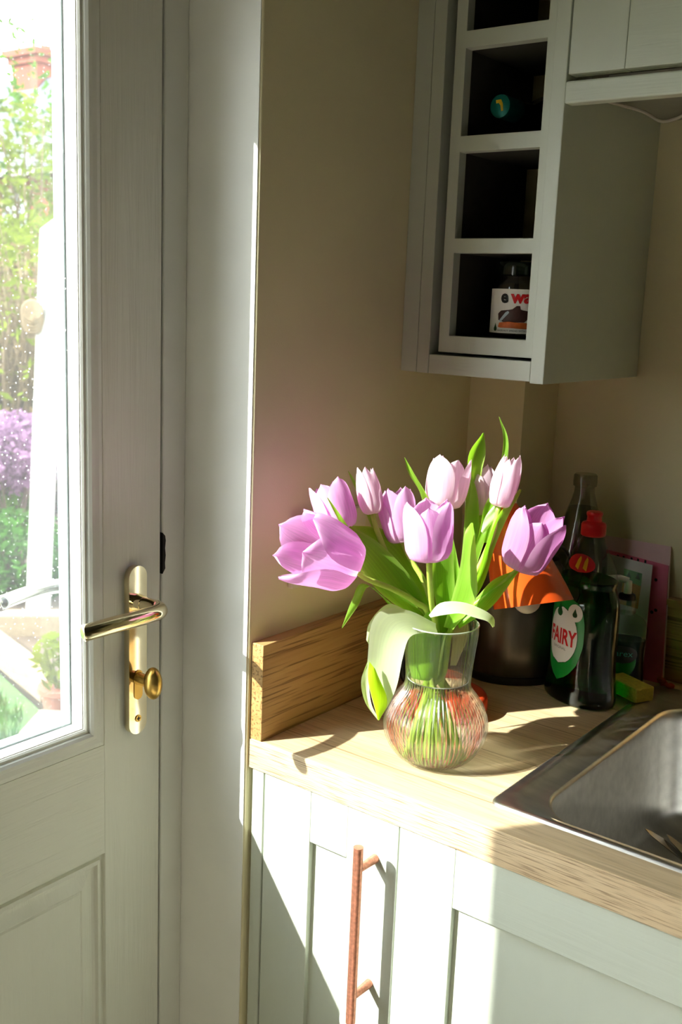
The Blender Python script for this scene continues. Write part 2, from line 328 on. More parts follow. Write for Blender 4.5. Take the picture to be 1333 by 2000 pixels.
M['fol_grass'] = foliage('fresh_leaves', S(50, 85, 32)); M['fol_reflection'] = foliage('purple_reflection', S(122, 92, 120))  # the purple imitates tulips mirrored in the door glass
M['fol_brown'] = foliage('dry_leaves', S(87, 75, 54)); M['fol_dark'] = foliage('dark_leaves', S(33, 43, 23))

# ---------------------------------------------------------------- builders
def thing(name, label, cat, loc=(0, 0, 0), group=None, kind=None):
    o = bpy.data.objects.new(name, None); COL.objects.link(o); o.location = loc; o.empty_display_size = 0.02
    if label: o['label'] = label
    if cat: o['category'] = cat
    if group: o['group'] = group
    if kind: o['kind'] = kind
    return o

def base_of(o):
    v = Vector((0, 0, 0))
    while o is not None: v += o.location; o = o.parent
    return v

def obj(name, bm, mat, parent=None, smooth=False, label=None, cat=None, kind=None, group=None, loc=None, bevel=0.0, seg=2, angle=40, recalc=True):
    """link a bmesh given in world coordinates as one mesh object"""
    me = bpy.data.meshes.new(name)
    off = base_of(parent) if parent else Vector(loc or (0, 0, 0))
    if off.length: bmesh.ops.translate(bm, verts=bm.verts, vec=-off)
    if recalc: bmesh.ops.recalc_face_normals(bm, faces=bm.faces)
    bm.to_mesh(me); bm.free()
    o = bpy.data.objects.new(name, me); COL.objects.link(o)
    if parent: o.parent = parent
    elif loc: o.location = loc
    mats = mat if isinstance(mat, (list, tuple)) else [mat]
    for m in mats: me.materials.append(m)
    if smooth:
        me.polygons.foreach_set('use_smooth', [True] * len(me.polygons))
        if smooth == 'auto':
            md = o.modifiers.new('split', 'EDGE_SPLIT'); md.split_angle = radians(angle)
    if bevel:
        md = o.modifiers.new('bevel', 'BEVEL'); md.width = bevel; md.segments = seg; md.limit_method = 'ANGLE'; md.angle_limit = radians(35)
    for k, v in (('label', label), ('category', cat), ('kind', kind), ('group', group)):
        if v: o[k] = v
    return o

def B(): return bmesh.new()

def box(bm, lo, hi):
    x0, y0, z0 = lo; x1, y1, z1 = hi
    v = [bm.verts.new(p) for p in ((x0, y0, z0), (x1, y0, z0), (x1, y1, z0), (x0, y1, z0), (x0, y0, z1), (x1, y0, z1), (x1, y1, z1), (x0, y1, z1))]
    for f in ((0, 3, 2, 1), (4, 5, 6, 7), (0, 1, 5, 4), (1, 2, 6, 5), (2, 3, 7, 6), (3, 0, 4, 7)): bm.faces.new([v[i] for i in f])
    return bm

def obox(bm, c, ax, ay, az, h):
    """box about c with half sizes h along three given unit axes"""
    c = Vector(c); ax, ay, az = Vector(ax), Vector(ay), Vector(az)
    v = [bm.verts.new(c + ax * sx * h[0] + ay * sy * h[1] + az * sz * h[2]) for sz in (-1, 1) for sx, sy in ((-1, -1), (1, -1), (1, 1), (-1, 1))]
    for f in ((0, 3, 2, 1), (4, 5, 6, 7), (0, 1, 5, 4), (1, 2, 6, 5), (2, 3, 7, 6), (3, 0, 4, 7)): bm.faces.new([v[i] for i in f])
    return bm

def cells(bm, us, vs_, skip, w0, w1, fn):
    """slab of rectangular cells between w0 and w1, some left out; fn(u, v, w) gives the point"""
    nu, nv = len(us) - 1, len(vs_) - 1
    has = lambda i, j: 0 <= i < nu and 0 <= j < nv and (i, j) not in skip
    cache = {}
    def vert(i, j, k):
        if (i, j, k) not in cache: cache[(i, j, k)] = bm.verts.new(fn(us[i], vs_[j], (w0, w1)[k]))
        return cache[(i, j, k)]
    for i in range(nu):
        for j in range(nv):
            if not has(i, j): continue
            c = ((i, j), (i + 1, j), (i + 1, j + 1), (i, j + 1))
            bm.faces.new([vert(*q, 1) for q in c]); bm.faces.new([vert(*q, 0) for q in reversed(c)])
            for (a, b, di, dj) in ((0, 1, 0, -1), (1, 2, 1, 0), (2, 3, 0, 1), (3, 0, -1, 0)):
                if not has(i + di, j + dj): bm.faces.new([vert(*c[a], 0), vert(*c[b], 0), vert(*c[b], 1), vert(*c[a], 1)])
    return bm

def lathe(bm, prof, c=(0, 0, 0), seg=40, ax=(1, 0, 0), ay=(0, 1, 0), az=(0, 0, 1), sy=1.0, rib=0, amp=0.0, cap0=True, cap1=True):
    c = Vector(c); ax, ay, az = Vector(ax), Vector(ay), Vector(az); loops = []
    for r, h in prof:
        lp = []
        for i in range(seg):
            a = 2 * pi * i / seg; rr = r + (amp * cos(rib * a) if rib and r > 0.01 else 0)
            lp.append(bm.verts.new(c + ax * rr * cos(a) + ay * rr * sy * sin(a) + az * h))
        loops.append(lp)
    for l0, l1 in zip(loops, loops[1:]):
        for i in range(seg): bm.faces.new((l0[i], l0[(i + 1) % seg], l1[(i + 1) % seg], l1[i]))
    if cap0: bm.faces.new(list(reversed(loops[0])))
    if cap1: bm.faces.new(loops[-1])
    return bm

def spline(pts, n):
    """Catmull-Rom through the points, n samples"""
    P = [Vector(p) if hasattr(p, '__len__') else p for p in pts]; out = []
    m = len(P) - 1
    for k in range(n):
        t = k / (n - 1) * m; i = min(int(t), m - 1); f = t - i
        p0 = P[i - 1] if i > 0 else P[0] * 2 - P[1]; p3 = P[i + 2] if i + 2 <= m else P[m] * 2 - P[m - 1]
        p1, p2 = P[i], P[i + 1]
        out.append((p1 * 2 + (p2 - p0) * f + (p0 * 2 - p1 * 5 + p2 * 4 - p3) * f * f + (p1 * 3 - p0 - p2 * 3 + p3) * f ** 3) * 0.5)
    return out

def curve1(tab, t):
    """smooth table lookup"""
    for (a, va), (b, vb) in zip(tab, tab[1:]):
        if t <= b:
            f = (t - a) / (b - a); return va + (vb - va) * f
    return tab[-1][1]

def tube(bm, pts, rad, seg=10, cap=True, sx=1.0):
    n = len(pts); pts = [Vector(p) for p in pts]; loops = []
    nrm = None
    for k, p in enumerate(pts):
        t = (pts[min(k + 1, n - 1)] - pts[max(k - 1, 0)]).normalized()
        if nrm is None:
            nrm = t.orthogonal().normalized()
        nrm = (nrm - t * nrm.dot(t)).normalized(); bi = t.cross(nrm)
        r = rad(k / (n - 1)) if callable(rad) else rad
        loops.append([bm.verts.new(p + (nrm * cos(2 * pi * i / seg) + bi * sin(2 * pi * i / seg) * sx) * r) for i in range(seg)])
    for l0, l1 in zip(loops, loops[1:]):
        for i in range(seg): bm.faces.new((l0[i], l0[(i + 1) % seg], l1[(i + 1) % seg], l1[i]))
    if cap:
        bm.faces.new(list(reversed(loops[0]))); bm.faces.new(loops[-1])
    return bm

def cyl(bm, p0, p1, r0, r1=None, seg=24):
    p0, p1 = Vector(p0), Vector(p1); r1 = r0 if r1 is None else r1
    t = (p1 - p0).normalized(); a = t.orthogonal().normalized(); b = t.cross(a)
    return lathe(bm, [(r0, 0), (r1, (p1 - p0).length)], p0, seg, a, b, t)

def ball(bm, c, r, sub=3, scale=(1, 1, 1)):
    res = bmesh.ops.create_icosphere(bm, subdivisions=sub, radius=1.0)
    for v in res['verts']: v.co = Vector(c) + Vector((v.co.x * r * scale[0], v.co.y * r * scale[1], v.co.z * r * scale[2]))
    return bm

def grid_faces(bm, rows):
    for a, b in zip(rows, rows[1:]):
        for i in range(len(a) - 1): bm.faces.new((a[i], a[i + 1], b[i + 1], b[i]))

def prism(bm, poly, fn, d0, d1):
    """extrude a flat outline; fn(u, v, d) gives the point"""
    a = [bm.verts.new(fn(u, v, d0)) for u, v in poly]; b = [bm.verts.new(fn(u, v, d1)) for u, v in poly]
    bm.faces.new(list(reversed(a))); bm.faces.new(b); n = len(poly)
    for i in range(n): bm.faces.new((a[i], a[(i + 1) % n], b[(i + 1) % n], b[i]))
    return bm

def rect_ring(bm, y0, y1, z0, z1, prof, fn):
    """mitred moulding around a rectangle; prof lists (outward offset, height)"""
    loops = []
    for o, h in prof:
        loops.append([bm.verts.new(fn(y, z, h)) for y, z in ((y0 - o, z0 - o), (y1 + o, z0 - o), (y1 + o, z1 + o), (y0 - o, z1 + o))])
    for a, b in zip(loops, loops[1:]):
        for i in range(4): bm.faces.new((a[i], a[(i + 1) % 4], b[(i + 1) % 4], b[i]))
    return loops

def rrect(x0, x1, y0, y1, r, n=8):
    pts = []
    for cx, cy, a0 in ((x1 - r, y0 + r, -90), (x1 - r, y1 - r, 0), (x0 + r, y1 - r, 90), (x0 + r, y0 + r, 180)):
        for k in range(n + 1):
            a = radians(a0 + 90 * k / n); pts.append((cx + r * cos(a), cy + r * sin(a)))
    return pts

def ell(cx, cy, rx, ry, n=28): return [(cx + rx * cos(2 * pi * i / n), cy + ry * sin(2 * pi * i / n)) for i in range(n)]

def lettering(bm, text, size, fn, sx=1.0, weight=0.0, spacing=1.0):
    """text outlines laid through fn(x, y) -> point; centred on x = 0"""
    cu = bpy.data.curves.new('lettering', 'FONT'); cu.body = text; cu.size = size; cu.align_x = 'CENTER'; cu.offset = weight; cu.space_character = spacing; cu.resolution_u = 3
    o = bpy.data.objects.new('lettering', cu); COL.objects.link(o)
    me = bpy.data.meshes.new_from_object(o.evaluated_get(bpy.context.evaluated_depsgraph_get()))
    vv = [bm.verts.new(fn(v.co.x * sx, v.co.y)) for v in me.vertices]
    for p in me.polygons:
        try: bm.faces.new([vv[i] for i in p.vertices])
        except ValueError: pass
    bpy.data.objects.remove(o); bpy.data.curves.remove(cu); bpy.data.meshes.remove(me)

    return bm

# ---------------------------------------------------------------- the room
DX = -0.1068                       # inner face of the door
bm = cells(B(), [-3.2, -2.45, -1.15, -0.94, 0.0, 0.75], [-0.15, 0.0, 0.22, 1.40, 2.08, 2.45], {(3, 1), (3, 2), (3, 3), (1, 2)}, -0.30, 0.0, lambda u, v, w: (w, u, v))
obj('wall_left', bm, M['wall'], kind='structure', bevel=0.0025, seg=3)
# lining of the door recess, a hair proud of the wall
obj('trim_2', box(B(), (-0.30, -0.0012, 0.0), (-0.0022, 0.0, 2.08)), M['reveal'], kind='structure')
obj('wall_back', box(B(), (0.0, 0.578, -0.15), (2.7, 0.75, 2.45)), M['wall'], kind='structure')
obj('wall_boxing', box(B(), (0.0, 0.4703, 0.0), (0.0891, 0.578, 2.45)), M['wall'], kind='structure')
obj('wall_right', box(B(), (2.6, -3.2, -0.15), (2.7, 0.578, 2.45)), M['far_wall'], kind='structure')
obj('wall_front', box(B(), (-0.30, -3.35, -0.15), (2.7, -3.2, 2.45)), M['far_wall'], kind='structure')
obj('floor', box(B(), (-0.30, -3.2, -0.15), (2.6, 0.578, 0.0)), M['floor'], kind='structure')
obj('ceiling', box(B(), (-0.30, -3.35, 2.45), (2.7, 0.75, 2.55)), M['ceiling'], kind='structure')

w1 = thing('added_fill_window', None, None, (-0.22, -1.85, 0.22), kind='structure')  # unseen window, added to let in low fill light
bm = B(); rect_ring(bm, -2.40, -1.20, 0.27, 1.35, [(0, 0), (0, 0.05), (0.049, 0.05), (0.049, 0), (0, 0)], lambda y, z, h: (-0.24 + h, y, z)); obj('window_frame', bm, M['frame'], w1)
obj('window_pane', box(B(), (-0.216, -2.40, 0.27), (-0.212, -1.20, 1.35)), M['glass_clear'], w1)

# door frame in the recess
bm = cells(B(), [-0.94, -0.90, -0.0380, -0.0013], [0.0, 2.04, 2.0799], {(1, 0)}, -0.17, DX, lambda u, v, w: (w, u, v))
obj('trim_1', bm, M['frame'], kind='structure', bevel=0.002)

door = thing('door_1', None, None, (DX, -0.43, 0.0), kind='structure')
door['label'] = 'pale cream half glazed back door with brass handle'
GY0, GY1, GZ0, GZ1 = -0.752, -0.1535, 0.938, 1.775           # clear opening of the glazing
DT = -0.1508
dfn = lambda u, v, w: (w, u, v)
obj('stile', box(B(), (DT, GY1 + 0.0265, 0.006), (DX, -0.0412, 2.034)), M['upvc'], door, bevel=0.0012)
obj('stile', box(B(), (DT, -0.898, 0.006), (DX, GY0 - 0.0265, 2.034)), M['upvc'], door, bevel=0.0012)
obj('rail', box(B(), (DT, GY0 - 0.0265, GZ1 + 0.0265), (DX, GY1 + 0.0265, 2.034)), M['upvc_h'], door)
obj('rail', box(B(), (DT, GY0 - 0.0265, 0.775), (DX, GY1 + 0.0265, GZ0 - 0.0265)), M['upvc_h'], door)
obj('rail', box(B(), (DT, GY0 - 0.0265, 0.006), (DX, GY1 + 0.0265, 0.22)), M['upvc_h'], door)
rf = lambda y, z, h: (DX + h, y, z)
bm = B()
lp = rect_ring(bm, GY0 + 0.0, GY1, GZ0, GZ1, [(0.0, -0.0225), (0.0, -0.003), (0.002, -0.0012), (0.0045, -0.0012), (0.006, 0.0015), (0.009, 0.0036), (0.013, 0.0036), (0.0145, 0.0016), (0.020, 0.0022), (0.025, 0.001), (0.0265, -0.001), (0.0265, -0.04), (0.0, -0.044), (0.0, -0.0425)], rf)
obj('glazing_moulding', bm, M['frame'], door)
bm = B(); rect_ring(bm, GY0 + 0.0012, GY1 - 0.0012, GZ0 + 0.0012, GZ1 - 0.0012, [(0.0, -0.0225), (0.0, -0.0045), (0.001, -0.0040), (0.001, -0.0225)], rf)
obj('glazing_bead', bm, M['bead'], door, label='white glazing bead around the pane')
bm = B(); rect_ring(bm, GY0 + 0.003, GY1 - 0.003, GZ0 + 0.003, GZ1 - 0.003, [(0.0, -0.0405), (0.0, -0.0245), (0.0028, -0.0245), (0.0028, -0.0405)], rf)
obj('spacer_bar', bm, M['spacer'], door)
obj('glass_pane', box(B(), (DX - 0.0242, GY0 + 0.0005, GZ0 + 0.0005), (DX - 0.0228, GY1 - 0.0005, GZ1 - 0.0005)), M['glass_door'], door)
obj('glass_pane', box(B(), (DX - 0.0420, GY0 + 0.0005, GZ0 + 0.0005), (DX - 0.0408, GY1 - 0.0005, GZ1 - 0.0005)), M['glass_clear'], door)
# lower moulded panel
PY0, PY1, PZ0, PZ1 = -0.780, -0.1265, 0.22, 0.775
bm = B()
lp = rect_ring(bm, PY0, PY1, PZ0, PZ1, [(0, 0.0), (-0.001, -0.0045), (-0.005, -0.0055), (-0.0065, -0.0015), (-0.011, -0.0005), (-0.0125, -0.0045), (-0.0165, -0.0062), (-0.020, -0.0058), (-0.034, -0.0010), (-0.0355, -0.0022), (-0.038, -0.0005)], rf)
bm.faces.new(lp[-1])
obj('lower_panel', bm, M['upvc'], door)
obj('panel_back', box(B(), (DT, PY0, PZ0), (DT + 0.03, PY1, PZ1)), M['upvc'], door)
obj('weather_seal', cells(B(), [-0.8995, -0.8983, -0.0410, -0.0382], [0.003, 2.035, 2.039], {(1, 0)}, DT, DX - 0.004, dfn), M['rubber'], door, label='black rubber seal in the gap')
bm = B(); prism(bm, [(-0.0384, 1.100), (-0.0340, 1.106), (-0.0345, 1.113), (-0.0335, 1.122), (-0.0345, 1.131), (-0.0335, 1.140), (-0.0345, 1.146), (-0.0384, 1.150)], lambda u, v, d: (d, u, v), DX - 0.004, DX + 0.0012)
obj('latch_gasket', bm, M['rubber'], door, label='black gasket edge at the latch')
# handle set
HY, HZ = -0.0830, 1.0755
def capsule(y0, y1, z0, z1, n=12):
    r = (y1 - y0) / 2; cyy = (y0 + y1) / 2; pts = []
    for k in range(n + 1): a = pi * k / n; pts.append((cyy + r * cos(a), z1 - r + r * sin(a)))
    for k in range(n + 1): a = pi + pi * k / n; pts.append((cyy + r * cos(a), z0 + r + r * sin(a)))
    return pts
plate = obj('handle_plate', prism(B(), capsule(HY - 0.0135, HY + 0.0135, 0.914, 1.119), lambda u, v, d: (d, u, v), DX, DX + 0.0085), M['brass'], door, smooth='auto', bevel=0.0022, seg=3, label='long polished brass backplate')
bm = B(); cyl(bm, (DX + 0.008, HY, HZ), (DX + 0.019, HY, HZ), 0.0105, 0.0092); obj('spindle_collar', bm, M['brass'], plate, smooth='auto')
bm = B(); tube(bm, spline([(DX + 0.017, HY, HZ), (DX + 0.036, HY, HZ + 0.0005), (DX + 0.049, HY - 0.004, HZ + 0.001), (DX + 0.057, HY - 0.016, HZ + 0.0018), (DX + 0.0605, HY - 0.040, HZ + 0.0028), (DX + 0.060, HY - 0.075, HZ + 0.0028), (DX + 0.055, HY - 0.108, HZ + 0.0005), (DX + 0.052, HY - 0.117, HZ - 0.0005)], 40), lambda t: 0.0086 if t < 0.94 else 0.0086 * max(0.35, math.sqrt(max(0, 1 - ((t - 0.94) / 0.062) ** 2))), 18, sx=1.08)
obj('lever', bm, M['brass'], plate, smooth=True)
CZ = HZ - 0.092
bm = B(); prism(bm, capsule(HY - 0.0062, HY + 0.0062, CZ - 0.026, CZ + 0.010), lambda u, v, d: (d, u, v), DX + 0.008, DX + 0.0096); obj('lock_cylinder', bm, M['brass_satin'], plate, smooth='auto')
bm = B(); cyl(bm, (DX + 0.009, HY, CZ), (DX + 0.027, HY, CZ), 0.0075, 0.0066); obj('thumb_turn_neck', bm, M['brass_satin'], plate, smooth='auto')
bm = B(); ball(bm, (DX + 0.034, HY, CZ), 1.0, 3, (0.0120, 0.0100, 0.0195)); obj('thumb_turn', bm, M['brass_satin'], plate, smooth=True, label='oval satin brass thumb turn')
bm = B(); cyl(bm, (DX + 0.008, HY, 0.9335), (DX + 0.0096, HY, 0.9335), 0.0046, 0.0042, 18); obj('screw', bm, M['brass_satin'], plate, smooth='auto')
bm = B(); obox(bm, (DX + 0.0097, HY, 0.9335), (0, 1, 0), (0, 0, 1), (1, 0, 0), (0.0026, 0.0007, 0.0002)); obox(bm, (DX + 0.0097, HY, 0.9335), (0, 1, 0), (0, 0, 1), (1, 0, 0), (0.0007, 0.0026, 0.0002)); obj('screw_slot', bm, M['black'], plate)
oplate = obj('handle_plate', prism(B(), capsule(HY - 0.0135, HY + 0.0135, 0.914, 1.119), lambda u, v, d: (d, u, v), DT - 0.0085, DT), M['chrome'], door, smooth='auto', label='backplate on the outer side of the door')
bm = B(); tube(bm, spline([(DT - 0.006, HY, HZ), (DT - 0.036, HY, HZ + 0.0005), (DT - 0.049, HY - 0.004, HZ + 0.001), (DT - 0.057, HY - 0.016, HZ + 0.002), (DT - 0.0605, HY - 0.040, HZ + 0.003), (DT - 0.059, HY - 0.075, HZ + 0.002), (DT - 0.055, HY - 0.112, HZ - 0.001)], 30), 0.0088, 18)
obj('lever', bm, M['chrome'], oplate, smooth=True, label='outside lever seen through the pane')

# ---------------------------------------------------------------- worktop, upstands, base units
CE = 0.0048; ZT = 0.91; WT = 0.037
bm = cells(B(), [0.0008, 0.0885, 0.318, 0.845, 1.75], [CE + 0.0002, 0.068, 0.4700, 0.512, 0.5777], {(0, 3), (0, 2), (2, 1), (2, 2)}, ZT - WT, ZT, lambda u, v, w: (u, v, w))
top = obj('worktop', bm, M['oak'], label='pale oak effect kitchen worktop with square front edge', cat='worktop', loc=(0.9, 0.29, ZT - WT), bevel=0.0012)
bm = B(); box(bm, (0.0008, CE - 0.0009, ZT - WT + 0.0004), (1.75, CE + 0.0001, ZT - 0.0009)); obj('edge_band', bm, M['oak_edge'], top, label='grained front edge strip')
obj('upstand', box(B(), (0.0004, CE, ZT), (0.0186, 0.4700, ZT + 0.1193)), M['oak_up'], label='oak upstand strip along the left wall beside the door recess', cat='upstand', loc=(0.009, 0.24, ZT), bevel=0.0008)
obj('upstand', box(B(), (0.0894, 0.5592, ZT), (1.75, 0.5777, ZT + 0.1193)), M['oak_upx'], label='oak upstand strip along the back wall behind the greeting cards', cat='upstand', loc=(0.9, 0.568, ZT), bevel=0.0008)

FY = 0.0068; ZD = 0.8712
obj('filler_panel', box(B(), (0.0045, FY, 0.10), (0.0222, FY + 0.018, ZD)), M['sage'], label='narrow sage filler strip between wall corner and first cabinet door', cat='filler panel', loc=(0.013, FY, 0.10), bevel=0.001)
def shaker(unit, x0, x1, z0, z1, st_l, st_r, rt, rb, y=FY, mat='sage'):
    d = obj('cabinet_door', box(B(), (x0 + st_l - 0.004, y + 0.0075, z0 + rb - 0.004), (x1 - st_r + 0.004, y + 0.0150, z1 - rt + 0.004)), M[mat], unit)
    obj('stile', box(B(), (x0, y, z0), (x0 + st_l, y + 0.02, z1)), M[mat], d, bevel=0.0009)
    obj('stile', box(B(), (x1 - st_r, y, z0), (x1, y + 0.02, z1)), M[mat], d, bevel=0.0009)
    obj('top_rail', box(B(), (x0 + st_l + 0.0003, y + 0.0002, z1 - rt), (x1 - st_r - 0.0003, y + 0.02, z1)), M[mat + '_rail'], d, bevel=0.0009)
    obj('bottom_rail', box(B(), (x0 + st_l + 0.0003, y + 0.0002, z0), (x1 - st_r - 0.0003, y + 0.02, z0 + rb)), M[mat + '_rail'], d, bevel=0.0009)
    return d
def carcass(unit, x0, x1):
    bm = B(); box(bm, (x0, FY + 0.022, 0.10), (x0 + 0.016, 0.555, ZD)); box(bm, (x1 - 0.016, FY + 0.022, 0.10), (x1, 0.555, ZD)); box(bm, (x0 + 0.016, FY + 0.022, 0.10), (x1 - 0.016, 0.555, 0.116)); box(bm, (x0 + 0.016, 0.547, 0.116), (x1 - 0.016, 0.555, ZD))
    obj('carcass', bm, M['carcass'], unit)
    bm = B(); box(bm, (x0 + 0.01, FY + 0.06, 0.0), (x1 - 0.01, FY + 0.076, 0.0998)); obj('plinth', bm, M['sage_rail'], unit)
u1 = thing('base_cabinet', 'narrow sage base cabinet with long copper bar handle', 'cabinet', (0.12, 0.28, 0.0), 'sage base cabinets under the worktop')
shaker(u1, 0.0240 + 0.0006, 0.2189 - 0.0007, 0.105, ZD, 0.0708, 0.0690, 0.0630, 0.07)
carcass(u1, 0.0246, 0.2180)
hd = B(); cyl(hd, (0.1890, -0.0260, 0.6365), (0.1890, -0.0260, 0.8500), 0.0056, seg=20)
hb = obj('bar_handle', hd, M['copper'], u1, smooth='auto', label='copper bar handle', bevel=0.0006)
for z in (0.8230, 0.6680):
    bm = B(); cyl(bm, (0.1893, -0.0215, z), (0.1893, FY, z), 0.0042, 0.0052, 16); obj('standoff', bm, M['copper'], hb, smooth='auto')
u2 = thing('base_cabinet', 'wide sage base cabinet under the sink half in shade', 'cabinet', (0.55, 0.28, 0.0), 'sage base cabinets under the worktop')
shaker(u2, 0.2189 + 0.0007, 0.86, 0.105, ZD, 0.0702, 0.0702, 0.0676, 0.07)
carcass(u2, 0.2192, 0.86)

# ---------------------------------------------------------------- sink
sk = thing('kitchen_sink', 'inset stainless steel sink with rounded bowl let into the worktop', 'sink', (0.58, 0.29, ZT))
X0, X1, Y0, Y1 = 0.3000, 0.8600, 0.0498, 0.5270
rings = [(X0, X1, Y0, Y1, .014, ZT + 0.0001), (X0 + .0006, X1 - .0006, Y0 + .0006, Y1 - .0006, .014, ZT + .0022), (X0 + .003, X1 - .003, Y0 + .003, Y1 - .003, .013, ZT + .0036), (X0 + .0165, X1 - .0165, Y0 + .0065, Y1 - .022, .046, ZT + .0036), (X0 + .020, X1 - .020, Y0 + .0095, Y1 - .026, .046, ZT + .0008), (X0 + .041, X1 - .041, Y0 + .0165, Y1 - .045, .056, ZT - .0006)]
bm = B(); loops = []
for a, b, c, d, r, z in rings: loops.append([bm.verts.new((x, y, z)) for x, y in rrect(a, b, c, d, r)])
for l0, l1 in zip(loops, loops[1:]):
    n = len(l0)
    for i in range(n): bm.faces.new((l0[i], l0[(i + 1) % n], l1[(i + 1) % n], l1[i]))
obj('rim', bm, M['steel'], sk, smooth='auto', angle=50)
bm = B(); loops = []
for ins, r, z in ((.0, .056, -.0006), (.0022, .055, -.0014), (.0040, .054, -.0045), (.0055, .053, -.02), (.018, .050, -.13), (.022, .046, -.143), (.032, .038, -.152), (.05, .03, -.155)):
    loops.append([bm.verts.new((x, y, ZT + z)) for x, y in rrect(X0 + .041 + ins, X1 - .041 - ins, Y0 + .0165 + ins, Y1 - .045 - ins, r)])
for l0, l1 in zip(loops, loops[1:]):
    n = len(l0)
    for i in range(n): bm.faces.new((l0[i], l0[(i + 1) % n], l1[(i + 1) % n], l1[i]))
bm.faces.new(loops[-1]); obj('bowl', bm, M['steel'], sk, smooth='auto', angle=60)
bm = B(); lathe(bm, [(.040, 0), (.040, .002), (.034, .0026), (.030, .0006), (.012, .0006)], (0.60, 0.28, ZT - 0.1549), 32); obj('drain', bm, M['steel_polish'], sk, smooth='auto')

# ---------------------------------------------------------------- upper units
UY, UF = 0.2859, 0.2919
rk = thing('wine_rack_cabinet', 'tall open cubby wine rack unit on the wall above the tulips', 'shelf unit', (0.12, 0.43, 1.3384))
ZB, ZH = 1.3384, 2.30
obj('wall_filler', box(B(), (0.0004, UY, ZB + .0004), (0.0248, UY + 0.019, ZH)), M['sage'], rk, bevel=0.0008)
obj('frame_stile', box(B(), (0.0254, UY, ZB), (0.0433, 0.57, ZH)), M['sage'], rk, bevel=0.0008)
obj('side_panel', box(B(), (0.1906, UY, ZB - 0.002), (0.2089, 0.5777, ZH)), M['sage'], rk, bevel=0.0010)
obj('bottom_rail', box(B(), (0.0437, UY + 0.0005, ZB), (0.1903, 0.57, ZB + 0.0245)), M['sage_rail'], rk, bevel=0.0008)
ZC = [1.3879, 1.4908, 1.5086, 1.6124, 1.6312, 1.7332, 1.7528, 1.8550, 1.8740, 1.9762, 1.9952]
us = [0.0535, 0.0687, 0.1782, 0.1900]; vz = [1.3665] + ZC + [2.10]
bm = cells(B(), us, vz, {(1, 1 + 2 * k) for k in range(5)}, UF, UF + 0.016, lambda u, v, w: (u, w, v))
obj('rack_front', bm, M['sage'], rk, bevel=0.0006)
obj('rack_side', box(B(), (0.0535, UF + .0162, 1.3665), (0.0680, 0.57, 2.10)), M['sage_shaded'], rk)
obj('rack_side', box(B(), (0.1788, UF + .0162, 1.3665), (0.1900, 0.57, 2.10)), M['sage_shaded'], rk)
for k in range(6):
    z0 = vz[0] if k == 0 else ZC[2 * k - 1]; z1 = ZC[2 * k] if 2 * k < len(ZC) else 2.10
    obj('rack_shelf', box(B(), (0.0682, UF + .0162, z0), (0.1786, 0.562, z1 - 0.0004)), M['sage_shaded'], rk)
obj('rack_back', box(B(), (0.0680, 0.563, 1.3665), (0.1788, 0.570, 2.10)), M['cubby_shade'], rk)
wc = thing('wall_cabinet', 'sage wall cabinet with shaker door above the sink corner', 'cabinet', (0.45, 0.43, 1.6572))
HU = 0.2836
shaker(wc, 0.2122, 0.7122, 1.6885, 2.30, 0.0672, 0.0672, 0.07, 0.0830, y=HU)
bm = B(); box(bm, (0.2094, HU + 0.03, 1.6820), (0.2274, 0.5777, 2.29)); box(bm, (0.69, HU + 0.03, 1.6820), (0.708, 0.5777, 2.29)); box(bm, (0.2274, HU + 0.075, 1.6820), (0.69, 0.5777, 1.70)); box(bm, (0.2274, 0.565, 1.70), (0.69, 0.5777, 2.29)); obj('carcass', bm, M['carcass'], wc)
obj('light_rail', box(B(), (0.2094, HU + 0.0005, 1.6572), (0.7122, HU + 0.0200, 1.6815)), M['sage_rail'], wc, bevel=0.0022, seg=3)
bm = B(); tube(bm, spline([(0.2130, 0.36, 1.6760), (0.2150, 0.42, 1.6780), (0.2360, 0.45, 1.6725), (0.2587, 0.452, 1.6602), (0.2780, 0.450, 1.6613), (0.2930, 0.455, 1.6690), (0.32, 0.46, 1.6790)], 30), 0.0021, 8)
obj('cable', bm, M['cable'], label='thin white cable drooping under the wall cabinet', cat='cable', smooth=True)

# wall socket behind the tulips
so = thing('wall_socket', 'cream double wall socket on the left wall behind the tulips', 'socket', (0.0, 0.139, 1.126))
obj('socket_plate', box(B(), (0.0002, 0.0660, 1.0830), (0.0085, 0.2120, 1.1690)), M['socket'], so, bevel=0.002)
for y in (0.103, 0.175):
    obj('rocker_switch', box(B(), (0.0085, y - .006, 1.144), (0.0105, y + .006, 1.160)), M['socket'], so, bevel=0.0008)
    bm = B()
    for dy, dz, a, b in ((0, .012, .002, .004), (-.011, -.006, .0035, .002), (.011, -.006, .0035, .002)): box(bm, (0.0084, y + dy - a, 1.118 + dz - b), (0.0088, y + dy + a, 1.118 + dz + b))
    obj('pin_hole', bm, M['black'], so)

